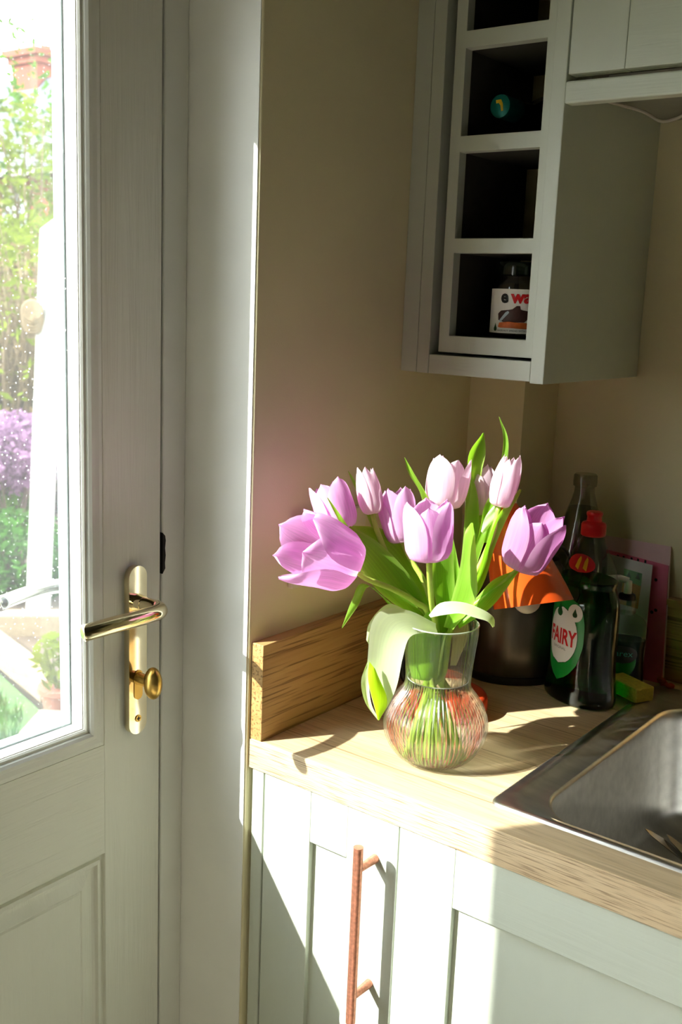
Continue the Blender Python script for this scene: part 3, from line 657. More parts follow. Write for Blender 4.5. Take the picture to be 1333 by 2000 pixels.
# measured outlines of the bouquet and the lamp, in metres
HEADS = [
  ('a', [0.1085, 0.0516, 1.1339], [0.0721, -0.0178, 1.1712], 0.0375, 0.78, 0.12, 0.35),
  ('b', [0.0806, 0.0647, 1.1682], [0.0555, 0.065, 1.2195], 0.0235, 0.48, 0.35, 0.2),
  ('c', [0.0999, 0.0979, 1.1858], [0.0826, 0.1006, 1.2385], 0.0142, 0.1, 0.85, 0.6),
  ('d', [0.1245, 0.1258, 1.1515], [0.1056, 0.1298, 1.2142], 0.0215, 0.58, 0.25, 0.1),
  ('e', [0.2029, 0.0606, 1.1545], [0.1958, 0.0628, 1.2201], 0.0262, 0.66, 0.12, 0.5),
  ('f', [0.1507, 0.1685, 1.1914], [0.1504, 0.1806, 1.25], 0.0245, 0.52, 0.55, 0.9),
  ('g', [0.2121, 0.1914, 1.1989], [0.2175, 0.2057, 1.2594], 0.0158, 0.12, 0.75, 0.15),
  ('h', [0.1694, 0.2244, 1.1741], [0.1616, 0.2395, 1.2371], 0.02, 0.35, 0.55, 0.7),
  ('i', [0.2502, 0.1785, 1.1348], [0.2755, 0.1831, 1.2037], 0.029, 0.58, 0.05, 0.4),
]
STEMS = {
  'a': [[0.1085, 0.0516, 1.1339], [0.1177, 0.0615, 1.1201], [0.14, 0.0876, 1.1057], [0.1599, 0.1054, 1.091], [0.1731, 0.1148, 1.0734], [0.1825, 0.106, 0.9982], [0.1768, 0.083, 0.9265]],
  'b': [[0.0806, 0.0647, 1.1682], [0.0895, 0.0685, 1.1413], [0.102, 0.0786, 1.1236], [0.132, 0.1042, 1.094], [0.1655, 0.1274, 1.0653], [0.1761, 0.1164, 0.9936], [0.1796, 0.0994, 0.9117]],
  'c': [[0.0999, 0.0979, 1.1858], [0.1062, 0.0999, 1.1647], [0.1232, 0.1065, 1.13], [0.1466, 0.123, 1.0944], [0.1665, 0.135, 1.0619], [0.176, 0.122, 0.9921], [0.1859, 0.1194, 0.9211]],
  'd': [[0.1245, 0.1258, 1.1515], [0.1356, 0.1271, 1.1336], [0.1535, 0.1279, 1.1134], [0.1681, 0.1252, 1.0892], [0.1775, 0.1217, 1.0673], [0.1843, 0.1112, 0.9972], [0.1966, 0.088, 0.917]],
  'e': [[0.2029, 0.0606, 1.1545], [0.1983, 0.072, 1.1326], [0.1905, 0.0919, 1.0978], [0.1855, 0.1094, 1.0658], [0.1899, 0.1021, 1.0012], [0.2118, 0.0969, 0.9168]],
  'f': [[0.1507, 0.1685, 1.1914], [0.1578, 0.1638, 1.1512], [0.1643, 0.1558, 1.1102], [0.1721, 0.1442, 1.0611], [0.1789, 0.1281, 0.9911], [0.2044, 0.1306, 0.9205]],
  'g': [[0.2121, 0.1914, 1.1989], [0.2105, 0.1852, 1.1691], [0.2026, 0.1751, 1.1326], [0.1919, 0.1572, 1.0937], [0.186, 0.1421, 1.0616], [0.188, 0.1255, 0.9942], [0.2193, 0.1267, 0.9211]],
  'h': [[0.1694, 0.2244, 1.1741], [0.1747, 0.2066, 1.1282], [0.1783, 0.1767, 1.0901], [0.1792, 0.1465, 1.059], [0.1831, 0.1295, 0.9919], [0.2106, 0.1306, 0.9121]],
  'i': [[0.2502, 0.1785, 1.1348], [0.2383, 0.1677, 1.1176], [0.2196, 0.1562, 1.0978], [0.2038, 0.1448, 1.0797], [0.1913, 0.1343, 1.0552], [0.1911, 0.1203, 0.9965], [0.1677, 0.0911, 0.9147]],
}
LEAVES = [
  ('b', [[0.0872, 0.0362, 1.1876], [0.0961, 0.0446, 1.169], [0.1082, 0.0585, 1.1368], [0.1301, 0.0787, 1.1], [0.1751, 0.1131, 1.0607]], [[0.0752, 0.0517, 1.1836], [0.0943, 0.0697, 1.1721], [0.1177, 0.095, 1.1516], [0.1451, 0.119, 1.1134], [0.1666, 0.1342, 1.0684]], 0.1),
  ('d', [[0.0891, 0.0667, 1.1759], [0.1035, 0.0823, 1.1537], [0.1289, 0.1025, 1.1171], [0.1669, 0.1247, 1.0705]], [[0.0783, 0.0831, 1.1717], [0.1048, 0.112, 1.1663], [0.1285, 0.1345, 1.1434], [0.162, 0.1475, 1.0739]], 0.08),
  ('a', [[0.174, 0.1231, 1.0632], [0.1435, 0.108, 1.0746], [0.0996, 0.0873, 1.1044], [0.0934, 0.0729, 1.0862], [0.0911, 0.0583, 1.0556]], [[0.1764, 0.1226, 1.0539], [0.1453, 0.1064, 1.063], [0.1067, 0.0919, 1.1012], [0.1001, 0.0763, 1.0795], [0.0917, 0.0586, 1.055]], 0.0),
  ('e', [[0.1973, 0.0758, 1.0897], [0.207, 0.0842, 1.104], [0.227, 0.0975, 1.1067], [0.2465, 0.1081, 1.1004], [0.2568, 0.1138, 1.092], [0.2592, 0.1131, 1.0821]], [[0.2071, 0.0646, 1.0919], [0.2184, 0.0714, 1.0952], [0.234, 0.0816, 1.0987], [0.2488, 0.0894, 1.0956], [0.2591, 0.0963, 1.0917], [0.2645, 0.0988, 1.0854]], 0.0),
  ('g', [[0.1682, 0.2216, 1.278], [0.1582, 0.2081, 1.2546], [0.1605, 0.2028, 1.227], [0.1664, 0.1968, 1.185], [0.1724, 0.1843, 1.1379], [0.1797, 0.1477, 1.062]], [[0.1652, 0.2293, 1.2771], [0.1697, 0.227, 1.2543], [0.1696, 0.2198, 1.2263], [0.1757, 0.2161, 1.1933], [0.1826, 0.205, 1.1489], [0.1834, 0.1602, 1.06]], 0.28),
  ('g', [[0.1934, 0.2106, 1.3007], [0.1995, 0.2124, 1.2796], [0.2012, 0.2103, 1.2558], [0.2004, 0.2017, 1.2141], [0.1985, 0.1853, 1.1548]], [[0.1939, 0.2109, 1.3008], [0.2039, 0.2155, 1.2787], [0.2069, 0.2146, 1.2561], [0.208, 0.2075, 1.2145], [0.2032, 0.1889, 1.155]], 0.1),
  ('e', [[0.2038, 0.1433, 1.1856], [0.2004, 0.1372, 1.1717], [0.2015, 0.1302, 1.1403], [0.1979, 0.1228, 1.1019], [0.1903, 0.1216, 1.0641]], [[0.2111, 0.1341, 1.1881], [0.2163, 0.134, 1.1719], [0.2237, 0.1297, 1.1327], [0.2247, 0.1275, 1.1005], [0.205, 0.1177, 1.0652]], 0.1),
  ('i', [[0.2339, 0.2008, 1.2214], [0.2182, 0.1847, 1.1946], [0.2104, 0.1723, 1.1589], [0.2054, 0.1606, 1.1173], [0.1885, 0.1384, 1.0598]], [[0.2299, 0.2098, 1.2185], [0.2221, 0.1998, 1.192], [0.2139, 0.1861, 1.1524], [0.2081, 0.1734, 1.1093], [0.1892, 0.151, 1.0571]], 0.15),
  ('i', [[0.2443, 0.1755, 1.1306], [0.2264, 0.1615, 1.1188], [0.2141, 0.1526, 1.0999], [0.1942, 0.1394, 1.0671]], [[0.256, 0.1701, 1.135], [0.2463, 0.1599, 1.1134], [0.2311, 0.1469, 1.0875], [0.205, 0.1313, 1.0633]], 0.12),
  ('f', [[0.1671, 0.1263, 1.137], [0.171, 0.1228, 1.1117], [0.1768, 0.1231, 1.0853], [0.182, 0.1247, 1.0553]], [[0.1747, 0.1512, 1.1622], [0.1838, 0.1479, 1.1217], [0.1886, 0.1444, 1.0833], [0.1874, 0.1409, 1.0528]], 0.08),
  ('f', [[0.1143, 0.1352, 1.2499], [0.1203, 0.1376, 1.2311], [0.1337, 0.1444, 1.2079], [0.1459, 0.1453, 1.1644], [0.1624, 0.1425, 1.0937]], [[0.1146, 0.1356, 1.2505], [0.1279, 0.1425, 1.2279], [0.1422, 0.1495, 1.2024], [0.1554, 0.1526, 1.1649], [0.17, 0.1484, 1.0941]], 0.1),
  ('c', [[0.0552, 0.1057, 1.2296], [0.0608, 0.1071, 1.218], [0.0731, 0.1105, 1.1947], [0.1032, 0.1187, 1.1366], [0.1484, 0.1324, 1.0804]], [[0.0557, 0.1061, 1.2296], [0.0648, 0.1099, 1.217], [0.0779, 0.1142, 1.195], [0.1118, 0.1253, 1.137], [0.156, 0.1383, 1.0808]], 0.1),
  ('h', [[0.165, 0.163, 1.1673], [0.1731, 0.1598, 1.1298], [0.1776, 0.1527, 1.0886], [0.1769, 0.1415, 1.0565]], [[0.1662, 0.1643, 1.1686], [0.1772, 0.1641, 1.1348], [0.1862, 0.1624, 1.1008], [0.1873, 0.1496, 1.057]], 0.1),
  ('h', [[0.198, 0.2023, 1.2137], [0.1917, 0.193, 1.1956], [0.1914, 0.1838, 1.16], [0.1853, 0.1616, 1.1008]], [[0.2, 0.2029, 1.2102], [0.2005, 0.1977, 1.1877], [0.198, 0.1874, 1.1544], [0.1929, 0.1675, 1.1012]], 0.15),
  ('d', [[0.1735, 0.1092, 1.0808], [0.1646, 0.0912, 1.0561], [0.1663, 0.0859, 1.0303], [0.1723, 0.0888, 1.0033]], [[0.1837, 0.1171, 1.0813], [0.1923, 0.111, 1.0517], [0.1953, 0.1068, 1.0259], [0.1943, 0.1046, 0.9998]], -0.12),
  ('b', [[0.0857, 0.0283, 1.2117], [0.092, 0.0332, 1.1969], [0.1006, 0.0381, 1.1801], [0.1084, 0.0606, 1.1443]], [[0.0866, 0.029, 1.2117], [0.0956, 0.036, 1.1971], [0.106, 0.0422, 1.1804], [0.1139, 0.0648, 1.1446]], 0.08),
  ('g', [[0.1633, 0.2019, 1.2349], [0.1653, 0.1945, 1.21], [0.1685, 0.1885, 1.1865], [0.1754, 0.1768, 1.1397], [0.1832, 0.154, 1.077]], [[0.162, 0.2055, 1.2331], [0.1725, 0.2058, 1.2128], [0.18, 0.2023, 1.1864], [0.1864, 0.1917, 1.1454], [0.1907, 0.1647, 1.0763]], -0.08),
  ('g', [[0.2054, 0.1945, 1.2011], [0.1993, 0.1835, 1.1858], [0.198, 0.1783, 1.1693]], [[0.2064, 0.1952, 1.2006], [0.2084, 0.1902, 1.1851], [0.2009, 0.1797, 1.1659]], -0.08),
  ('h', [[0.1757, 0.1473, 1.0831], [0.1816, 0.1491, 1.0621], [0.1857, 0.1495, 1.041], [0.1893, 0.1423, 1.0121]], [[0.188, 0.1568, 1.0837], [0.1966, 0.1611, 1.0646], [0.2, 0.162, 1.0476], [0.195, 0.1467, 1.0124]], 0.1),
]
DROOP = [
  ([[0.1948, 0.0959, 1.0752], [0.1753, 0.0699, 1.0921], [0.1589, 0.0455, 1.095], [0.1521, 0.0319, 1.0818], [0.1536, 0.0253, 1.0514], [0.1572, 0.0221, 1.0176], [0.171, 0.0245, 0.9753]], [[0.2006, 0.0923, 1.0641], [0.1928, 0.0724, 1.0694], [0.1872, 0.0546, 1.0664], [0.1868, 0.044, 1.0459], [0.1866, 0.0369, 1.0183], [0.1826, 0.0315, 0.9991], [0.1742, 0.022, 0.9764]], 0.06),
  ([[0.1597, 0.0197, 1.0413], [0.1631, 0.0147, 1.0212], [0.1732, 0.0214, 0.9769]], [[0.1664, 0.0226, 1.0328], [0.1827, 0.0244, 1.0012], [0.175, 0.0227, 0.977]], -0.1),
  ([[0.1538, 0.0251, 1.0397], [0.1481, 0.0222, 1.0152], [0.1552, 0.0218, 0.9921], [0.17, 0.026, 0.9745]], [[0.1556, 0.0264, 1.0398], [0.1552, 0.027, 1.0128], [0.1609, 0.0258, 0.9907], [0.1713, 0.027, 0.9746]], 0.2),
  ([[0.1899, 0.0976, 1.0713], [0.1703, 0.0777, 1.087], [0.1521, 0.061, 1.0962], [0.1411, 0.0426, 1.0764], [0.1435, 0.0348, 1.0585]], [[0.1921, 0.0987, 1.0691], [0.1712, 0.0769, 1.0813], [0.1561, 0.0627, 1.0907], [0.1447, 0.0454, 1.0766], [0.1472, 0.036, 1.052]], 0.0),
]
SHADE_RIM = [0.2259, 0.2726, 1.0668]
SHADE_TOP = [0.1806, 0.2557, 1.1869]
SHADE_E1 = [0.8493, 0.484, 0.2108]
SHADE_E2 = [-0.425, 0.8637, -0.2708]
BULB = [0.2185, 0.2683, 1.072]
GOOSE = [[0.0734, 0.2226, 0.9468], [0.0696, 0.2259, 0.9711], [0.0814, 0.2313, 1.0076], [0.1139, 0.2411, 1.0504], [0.1464, 0.2555, 1.1113], [0.1675, 0.2592, 1.1638], [0.1794, 0.2582, 1.1851]]
CORD = [[0.1922, 0.2404, 1.1926], [0.1829, 0.2928, 1.1746], [0.1714, 0.396, 1.1107], [0.1762, 0.4249, 1.1097], [0.1821, 0.4516, 1.0962], [0.1822, 0.4791, 1.0527], [0.1925, 0.4774, 0.9643]]

# ---------------------------------------------------------------- vase
VX, VY = 0.1958, 0.1062
vs_ = thing('vase', 'ribbed clear glass vase with round belly and flared neck holding tulips', 'vase', (VX, VY, ZT))
PR = [(0.0300, 0.0), (0.0345, 0.0016), (0.0430, 0.0075), (0.0520, 0.0190), (0.0575, 0.0320), (0.0592, 0.0440), (0.0575, 0.0560), (0.0520, 0.0690), (0.0440, 0.0800), (0.0385, 0.0870), (0.0366, 0.0930), (0.0362, 0.0990), (0.0372, 0.1150), (0.0392, 0.1350), (0.0412, 0.1530), (0.0413, 0.1640)]
prof = [(v.x, v.y) for v in spline([Vector((r, h, 0)) for r, h in PR], 60)]
bm = lathe(B(), prof + [(0.0422, 0.1644)], (VX, VY, ZT), 256, rib=60, amp=0.0015, cap1=False)
inn = [(r - 0.0016 - 0.0016 * (h < .09), max(h, .0032)) for r, h in prof if h > .002]
l2 = B(); lathe(l2, inn, (VX, VY, ZT), 256, cap1=False)
me_ = bpy.data.meshes.new('inner'); l2.to_mesh(me_); l2.free(); nb = len(bm.verts); bm.from_mesh(me_); bm.verts.ensure_lookup_table(); bpy.data.meshes.remove(me_)
o0, i0 = nb - 256, len(bm.verts) - 256
for i in range(256): bm.faces.new((bm.verts[o0 + i], bm.verts[o0 + (i + 1) % 256], bm.verts[i0 + (i + 1) % 256], bm.verts[i0 + i]))
obj('ribbed_wall', bm, M['vase'], vs_, smooth=True)
wp = [(max(0.001, r - 0.0034), h) for r, h in prof if 0.0035 < h < 0.0985]
bm = lathe(B(), [(0.028, 0.0038)] + wp, (VX, VY, ZT), 240, rib=60, amp=0.0007)
obj('water', bm, M['water'], vs_, smooth='auto', angle=50, label='clear water up to the waist')

bm = B(); tube(bm, [Vector((VX + .0348 * cos(2 * pi * i / 64), VY + .0348 * sin(2 * pi * i / 64), ZT + .0986)) for i in range(65)], 0.0006, 6, cap=False); obj('water_highlight', bm, M['ring_highlight'], vs_, smooth=True, label='white ring painting the light at the water surface')
bm = B(); tube(bm, [Vector((VX + .0424 * cos(2 * pi * i / 64), VY + .0424 * sin(2 * pi * i / 64), ZT + .1644)) for i in range(65)], 0.0008, 6, cap=False); obj('lip', bm, M['ring_highlight'], vs_, smooth=True, label='rounded lip of the vase with its highlight painted white')

# ---------------------------------------------------------------- tulips
random.seed(4)
def tone_layer(bm): return bm.loops.layers.color.new('tone')
def sheet(bm, rows, tones, lay):
    """rows of points -> faces; tones[i][j] = (r, g, b)"""
    vv = [[bm.verts.new(p) for p in r] for r in rows]
    for i in range(len(vv) - 1):
        for j in range(len(vv[0]) - 1):
            f = bm.faces.new((vv[i][j], vv[i][j + 1], vv[i + 1][j + 1], vv[i + 1][j]))
            for l, (a, b) in zip(f.loops, ((i, j), (i, j + 1), (i + 1, j + 1), (i + 1, j))): l[lay] = (*tones[a][b], 1)

def leaf_sheet(bm, lay, L, R, fold, rows=22, cols=9, seed=0.0):
    Ls, Rs = spline(L, rows), spline(R, rows); out, tn = [], []
    for i in range(rows):
        a, b = Ls[i], Rs[i]; w = (b - a).length
        t = ((Ls[min(i + 1, rows - 1)] + Rs[min(i + 1, rows - 1)]) - (Ls[max(i - 1, 0)] + Rs[max(i - 1, 0)])).normalized()
        n = t.cross(b - a); n = n.normalized() if n.length > 1e-9 else Vector((0, 0, 1))
        if n.dot(_F) < 0: n = -n                       # the fold sinks to the far side of the blade
        row, tr = [], []
        for j in range(cols):
            s = j / (cols - 1); k = 1 - abs(2 * s - 1) ** 1.6
            p = a.lerp(b, s) + n * (fold * w * k + 0.0006 * sin(6 * s + 9 * i / rows + seed) * min(1, w / 0.01))
            row.append(p); tr.append((abs(2 * s - 1) ** 3 * 0.7, s, i / rows))
        out.append(row); tn.append(tr)
    sheet(bm, out, tn, lay)

RT = [(0, .16), (.06, .50), (.15, .75), (.3, .92), (.45, .98), (.6, 1.0), (.75, .97), (.88, .90), (1, .80)]
HT = [(0, 0), (.06, .005), (.15, .05), (.3, .18), (.45, .34), (.6, .52), (.75, .70), (.88, .86), (1, 1.0)]
WT_ = [(0, .85), (.15, .88), (.35, .90), (.55, .90), (.7, .83), (.82, .69), (.92, .46), (.97, .26), (1, .03)]
def petal(name, parent, mat, base, ax, e1, e2, L, R, phi, op, inner, seed, loc=None):
    rnd = random.Random(seed)
    lift = rnd.uniform(-.05, .05); opp = op + rnd.uniform(-.10, .12) * (2.2 if op > .7 else 1); ln = 1 + rnd.uniform(-.06, .05)
    rows, tn = [], []
    NR, NC = 20, 11
    for i in range(NR):
        t = i / (NR - 1); out, tt = [], []
        r0 = curve1(RT, t) * R * (0.86 if inner else 1.0)
        k = max(0, t - .45) / .55
        r0 *= 1 + (opp - .34) * 0.9 * k ** 1.5                # opening or closing of the mouth
        h = curve1(HT, t) * L * ln * (0.96 if inner else 1.0)
        wa = curve1(WT_, t)
        for j in range(NC):
            s = 2 * j / (NC - 1) - 1
            a = phi + s * wa * 1.06
            rr = r0 * (1 + 0.035 * (1 - abs(s)) * (1 if t > .1 else 0) - 0.05 * s * s * k) + 0.0006 * sin(5 * s + 7 * t + seed)
            hh = h - (0.035 * L * s * s * k) + 0.02 * L * k * (abs(s) > .8) * sin(seed * 3 + s * 4)
            out.append(base + ax * hh + (e1 * cos(a) + e2 * sin(a)) * rr)
            edge = abs(s) ** 2.5 * .55
            tt.append((min(1, max(edge * (t > .25), (1 - t * 2.3) * .95, 0.0)), (s + 1) / 2, t))
        rows.append(out); tn.append(tt)
    bm = B(); lay = tone_layer(bm); sheet(bm, rows, tn, lay)
    return obj(name, bm, mat, parent, smooth=True, recalc=False)

TLAB = {
 'a': 'wide open lilac tulip leaning far left over the oak upstand',
 'b': 'lilac tulip with tall pale petals directly above the wide open one',
 'c': 'narrow pale pink tulip bud standing before the wall socket',
 'd': 'lilac tulip just behind and left of the front centre bloom',
 'e': 'front centre lilac tulip upright on its thick green stem',
 'f': 'white and pink tulip at the back with spreading petal tips',
 'g': 'closed pale tulip bud with a thin leaf tip rising above it',
 'h': 'pale tulip half hidden behind the tall upright leaf',
 'i': 'deep lilac tulip leaning right before the orange lampshade'}
tul = {}
for key, b, tp, R, op, tint, roll in HEADS:
    b, tp = Vector(b), Vector(tp); ax = (tp - b); L = ax.length; ax.normalize()
    st = STEMS[key]; root = thing('tulip', TLAB[key], 'tulip', tuple(st[-1]), 'tulips in the ribbed vase'); tul[key] = root
    # stem curve, swelling a little below the flower
    pts = spline([Vector(p) for p in st], 34)
    pts[0] = b + ax * 0.002
    bm = tube(B(), pts, lambda t: 0.0031 + 0.0006 * t, 10)
    obj('stem', bm, M['stem'], root, smooth=True)
    e1 = ax.cross(_F).normalized(); e2 = ax.cross(e1)
    mat = M['petal_pale'] if tint > .6 else (M['petal_deep'] if tint < .08 else M['petal'])
    if key in ('f', 'h'): mat = M['petal_pale']
    for k in range(6):
        inner = k % 2 == 1
        petal('petal', root, mat, b, ax, e1, e2, L, R, roll + k * pi / 3, op, inner, hash_ := (ord(key) * 7 + k * 13) % 97)
PALE = [LEAVES[k][1][0][0] for k in (3, 17, 18)]
for key, L, Rr, fold in LEAVES:
    bm = B(); lay = tone_layer(bm)
    leaf_sheet(bm, lay, [Vector(p) for p in L], [Vector(p) for p in Rr], fold, seed=len(L) + L[0][0] * 50)
    obj('leaf', bm, M['leaf_pale_sunlit'] if L[0][0] in PALE else M['leaf'], tul[key], smooth=True, recalc=False)
bm = B(); lay = tone_layer(bm)
for L, Rr, fold in (DROOP[0], DROOP[2], DROOP[3]): leaf_sheet(bm, lay, [Vector(p) for p in L], [Vector(p) for p in Rr], fold, rows=26)
dl = obj('leaf', bm, M['leaf_pale_sunlit'], tul['a'], smooth=True, recalc=False, label='broad leaf painted sunlit pale drooping over the rim with a curled tip')
bm = B(); lay = tone_layer(bm); leaf_sheet(bm, lay, [Vector(p) for p in DROOP[1][0]], [Vector(p) for p in DROOP[1][1]], DROOP[1][2], rows=20)
obj('curled_tip', bm, M['leaf_lime'], dl, smooth=True, recalc=False, label='lime green curled tip')

# ---------------------------------------------------------------- desk lamp
lc = Vector((0.1207, 0.2430, ZT))
lamp = thing('desk_lamp', 'small orange desk lamp with flared metal shade behind the tulips', 'lamp', tuple(lc))
bm = lathe(B(), [(.050, 0.0), (.0565, .0012), (.0590, .006), (.0590, .018), (.0570, .0230), (.0520, .0252), (.02, .0262), (.003, .0264)], lc, 48); obj('base', bm, M['orange_shaded'], lamp, smooth='auto', angle=55)
bm = B(); tube(bm, spline([(lc.x - .036, lc.y - .002, ZT + .020)] + GOOSE, 40), 0.0052, 12); obj('arm', bm, M['black'], lamp, smooth=True, label='black bendy arm')
e1, e2 = Vector(SHADE_E1), Vector(SHADE_E2); c0, c1 = Vector(SHADE_RIM), Vector(SHADE_TOP)
bm = B(); loops = []
for t, r in ((0, .0494), (0.15, .0465), (.35, .0413), (.6, .0340), (.85, .0252), (1.0, .0197)):
    loops.append([bm.verts.new(c0.lerp(c1, t) + (e1 * cos(2 * pi * i / 48) + e2 * sin(2 * pi * i / 48)) * r) for i in range(48)])
for t, r in ((.98, .0182), (.85, .0238), (.6, .0325), (.35, .0398), (.15, .0450), (0.0, .0481)):
    loops.append([bm.verts.new(c0.lerp(c1, t) + (e1 * cos(2 * pi * i / 48) + e2 * sin(2 * pi * i / 48)) * r) for i in range(48)])
for l0, l1 in zip(loops, loops[1:] + loops[:1]):
    for i in range(48): bm.faces.new((l0[i], l0[(i + 1) % 48], l1[(i + 1) % 48], l1[i]))
shade = obj('lamp_shade', bm, M['orange'], lamp, smooth='auto', angle=50)
bm = B(); axs = (c1 - c0).normalized(); cyl(bm, c0.lerp(c1, .80), c0.lerp(c1, 1.06), .0185, .014, 28); obj('lamp_holder', bm, M['black'], shade, smooth='auto')
bm = B(); ball(bm, BULB, .0172, 3); cyl(bm, Vector(BULB), c0.lerp(c1, .8), .0120, .0105, 20); obj('bulb', bm, M['bulb'], shade, smooth=True, label='white opal bulb')
bm = B(); tube(bm, spline(CORD, 40), 0.0023, 8); obj('cord', bm, M['black'], lamp, smooth=True)

# ---------------------------------------------------------------- canister behind the lamp
kc = Vector((0.128, 0.4190, ZT)); rh = Vector((0.7920, 0.6105, 0)).normalized(); fh = Vector((-rh.y, rh.x, 0))
can = thing('canister', 'dark grey steel oval canister with black foot behind the orange lamp', 'canister', tuple(kc))
bm = lathe(B(), [(.0615, .012), (.0635, .016), (.0640, .05), (.0640, .150), (.0625, .162), (.0560, .170)], kc, 56, rh, fh, sy=.68); obj('body', bm, M['canister'], can, smooth='auto', angle=50)
bm = lathe(B(), [(.0620, .0), (.0640, .002), (.0640, .0105), (.0620, .012)], kc, 56, rh, fh, sy=.68); obj('foot', bm, M['black'], can, smooth='auto')
bm = lathe(B(), [(.0570, .170), (.0560, .176), (.045, .181), (.012, .183), (.010, .190), (.004, .191)], kc, 40, rh, fh, sy=.68); obj('lid', bm, M['black'], can, smooth='auto')

# ---------------------------------------------------------------- washing-up liquid bottle
fc = Vector((0.2381, 0.4060, ZT)); wv = Vector((0.924, -0.382, 0)); nv = Vector((-0.382, -0.924, 0))
fb = thing('washing_up_bottle', 'tall green washing up liquid bottle with red cap beside the sink', 'bottle', tuple(fc))
BP = [(.050, .0), (.0555, .003), (.0560, .012), (.0540, .030), (.0515, .060), (.0510, .095), (.0505, .128), (.0485, .143), (.0440, .154), (.0424, .160), (.0434, .165), (.0430, .171), (.0390, .184), (.0300, .201), (.0205, .216), (.0162, .224), (.0150, .2265)]
BPs = [(v.x, v.y) for v in spline([Vector((r, h, 0)) for r, h in BP], 50)]
SYB = .70
def brad(h):
    for (ra, ha), (rb, hb_) in zip(BPs, BPs[1:]):
        if ha <= h <= hb_: return ra + (rb - ra) * (h - ha) / max(1e-9, hb_ - ha)
    return BPs[-1][0]
low = [q for q in BPs if q[1] < .171]
bm = lathe(B(), [(r - .0008, h + .0006) for r, h in low] , fc, 64, wv, nv, sy=SYB); obj('liquid', bm, M['green_liquid'], fb, smooth='auto', angle=50, label='dark green liquid')
bm = lathe(B(), BPs, fc, 64, wv, nv, sy=SYB); obj('bottle_shell', bm, M['clear_plastic'], fb, smooth='auto', angle=60)
bm = lathe(B(), [(.0148, .2262), (.0160, .2272), (.0163, .230), (.0163, .2410), (.0150, .2435), (.0112, .2448), (.0098, .2460), (.0094, .2515), (.0104, .2535), (.0108, .2562), (.0096, .2582), (.005, .2588)], fc, 40, wv, nv); obj('cap', bm, M['red'], fb, smooth='auto', angle=45, label='red push-pull cap')
def on_bottle(a0, off, tilt=0.0):
    """(arc metres, height) on the broad face -> point; a0 is the face centre angle from the width axis"""
    def f(u, h):
        r = brad(h) + off; a = a0 - u / .046
        return fc + wv * r * cos(a) + nv * r * SYB * sin(a) + Vector((0, 0, h)) + nv * 0
    return f
def patch(bm, poly, f, n=9):
    """outline filled as fan of thin strips that follow the bottle"""
    ys = [q[1] for q in poly]; y0, y1 = min(ys), max(ys); rows = []
    for i in range(n * 2 + 1):
        y = y0 + (y1 - y0) * (0.001 + 0.998 * i / (n * 2)); xs = []
        for (xa, ya), (xb, yb) in zip(poly, poly[1:] + poly[:1]):
            if (ya - y) * (yb - y) < 0 or (ya == y and yb != y): xs.append(xa + (xb - xa) * (y - ya) / (yb - ya))
        if len(xs) < 2: continue
        rows.append([bm.verts.new(f(min(xs) + (max(xs) - min(xs)) * j / n, y)) for j in range(n + 1)])
    grid_faces(bm, rows); return bm
LA = pi / 2 + .10
lab_out = [(-.030, .128), (-.026, .140), (-.014, .147), (.004, .147), (.020, .142), (.029, .132), (.033, .112), (.033, .085), (.027, .060), (.018, .045), (.007, .034), (.0, .031), (-.012, .040), (-.022, .054), (-.029, .075), (-.032, .10)]
lb = obj('front_label', patch(B(), lab_out, on_bottle(LA, .0006)), M['label_green'], fb, smooth=True, recalc=False, label='green teardrop label with white oval')
obj('oval_rim', patch(B(), ell(-.001, .0925, .0262, .0395), on_bottle(LA, .0009)), M['label_darkgreen'], lb, smooth=True, recalc=False)
obj('oval', patch(B(), ell(-.001, .0925, .0254, .0385), on_bottle(LA, .0011)), M['label_white'], lb, smooth=True, recalc=False)
obj('badge', patch(B(), ell(.0185, .1275, .0105, .0120), on_bottle(LA, .0013)), M['label_white'], lb, smooth=True, recalc=False)
drop = lambda cx, cy_, s: [(cx, cy_ + 1.9 * s), (cx + .45 * s, cy_ + .7 * s), (cx + .85 * s, cy_ - .1 * s), (cx + .75 * s, cy_ - .75 * s), (cx + .3 * s, cy_ - 1.1 * s), (cx - .3 * s, cy_ - 1.1 * s), (cx - .75 * s, cy_ - .75 * s), (cx - .85 * s, cy_ - .1 * s), (cx - .45 * s, cy_ + .7 * s)]
obj('badge_drop', patch(B(), drop(.0185, .1262, .0040), on_bottle(LA, .0015), 5), M['label_darkgreen'], lb, recalc=False)
obj('leaf_drop', patch(B(), drop(-.006, .1245, .0062), on_bottle(LA, .0015), 6), M['label_darkgreen'], lb, recalc=False)
f = on_bottle(LA, .0015)
obj('lettering', lettering(B(), 'FAIRY', .0290, lambda x, y: f(x, .0815 + y), .60, .0009), M['label_red'], lb, recalc=False, label='tall red capital lettering')
obj('small_lettering', lettering(B(), 'ORIGINAL', .0052, lambda x, y: f(x - .002, .0735 + y), .95), M['label_grey'], lb, recalc=False)
fs = on_bottle(LA - .02, .0006)
sl = obj('shoulder_label', patch(B(), ell(.012, .1925, .030, .0115), fs), M['label_red'], fb, smooth=True, recalc=False, label='red oval shoulder sticker with two yellow marks')
f2 = on_bottle(LA - .02, .0010)
bm = B()
for cx in (.008, .023): patch(bm, [(cx - .0045, .1845), (cx + .0030, .1840), (cx + .0048, .198), (cx + .0015, .2015), (cx - .0026, .196)], f2, 3)
obj('yellow_mark', bm, M['label_yellow'], sl, recalc=False)

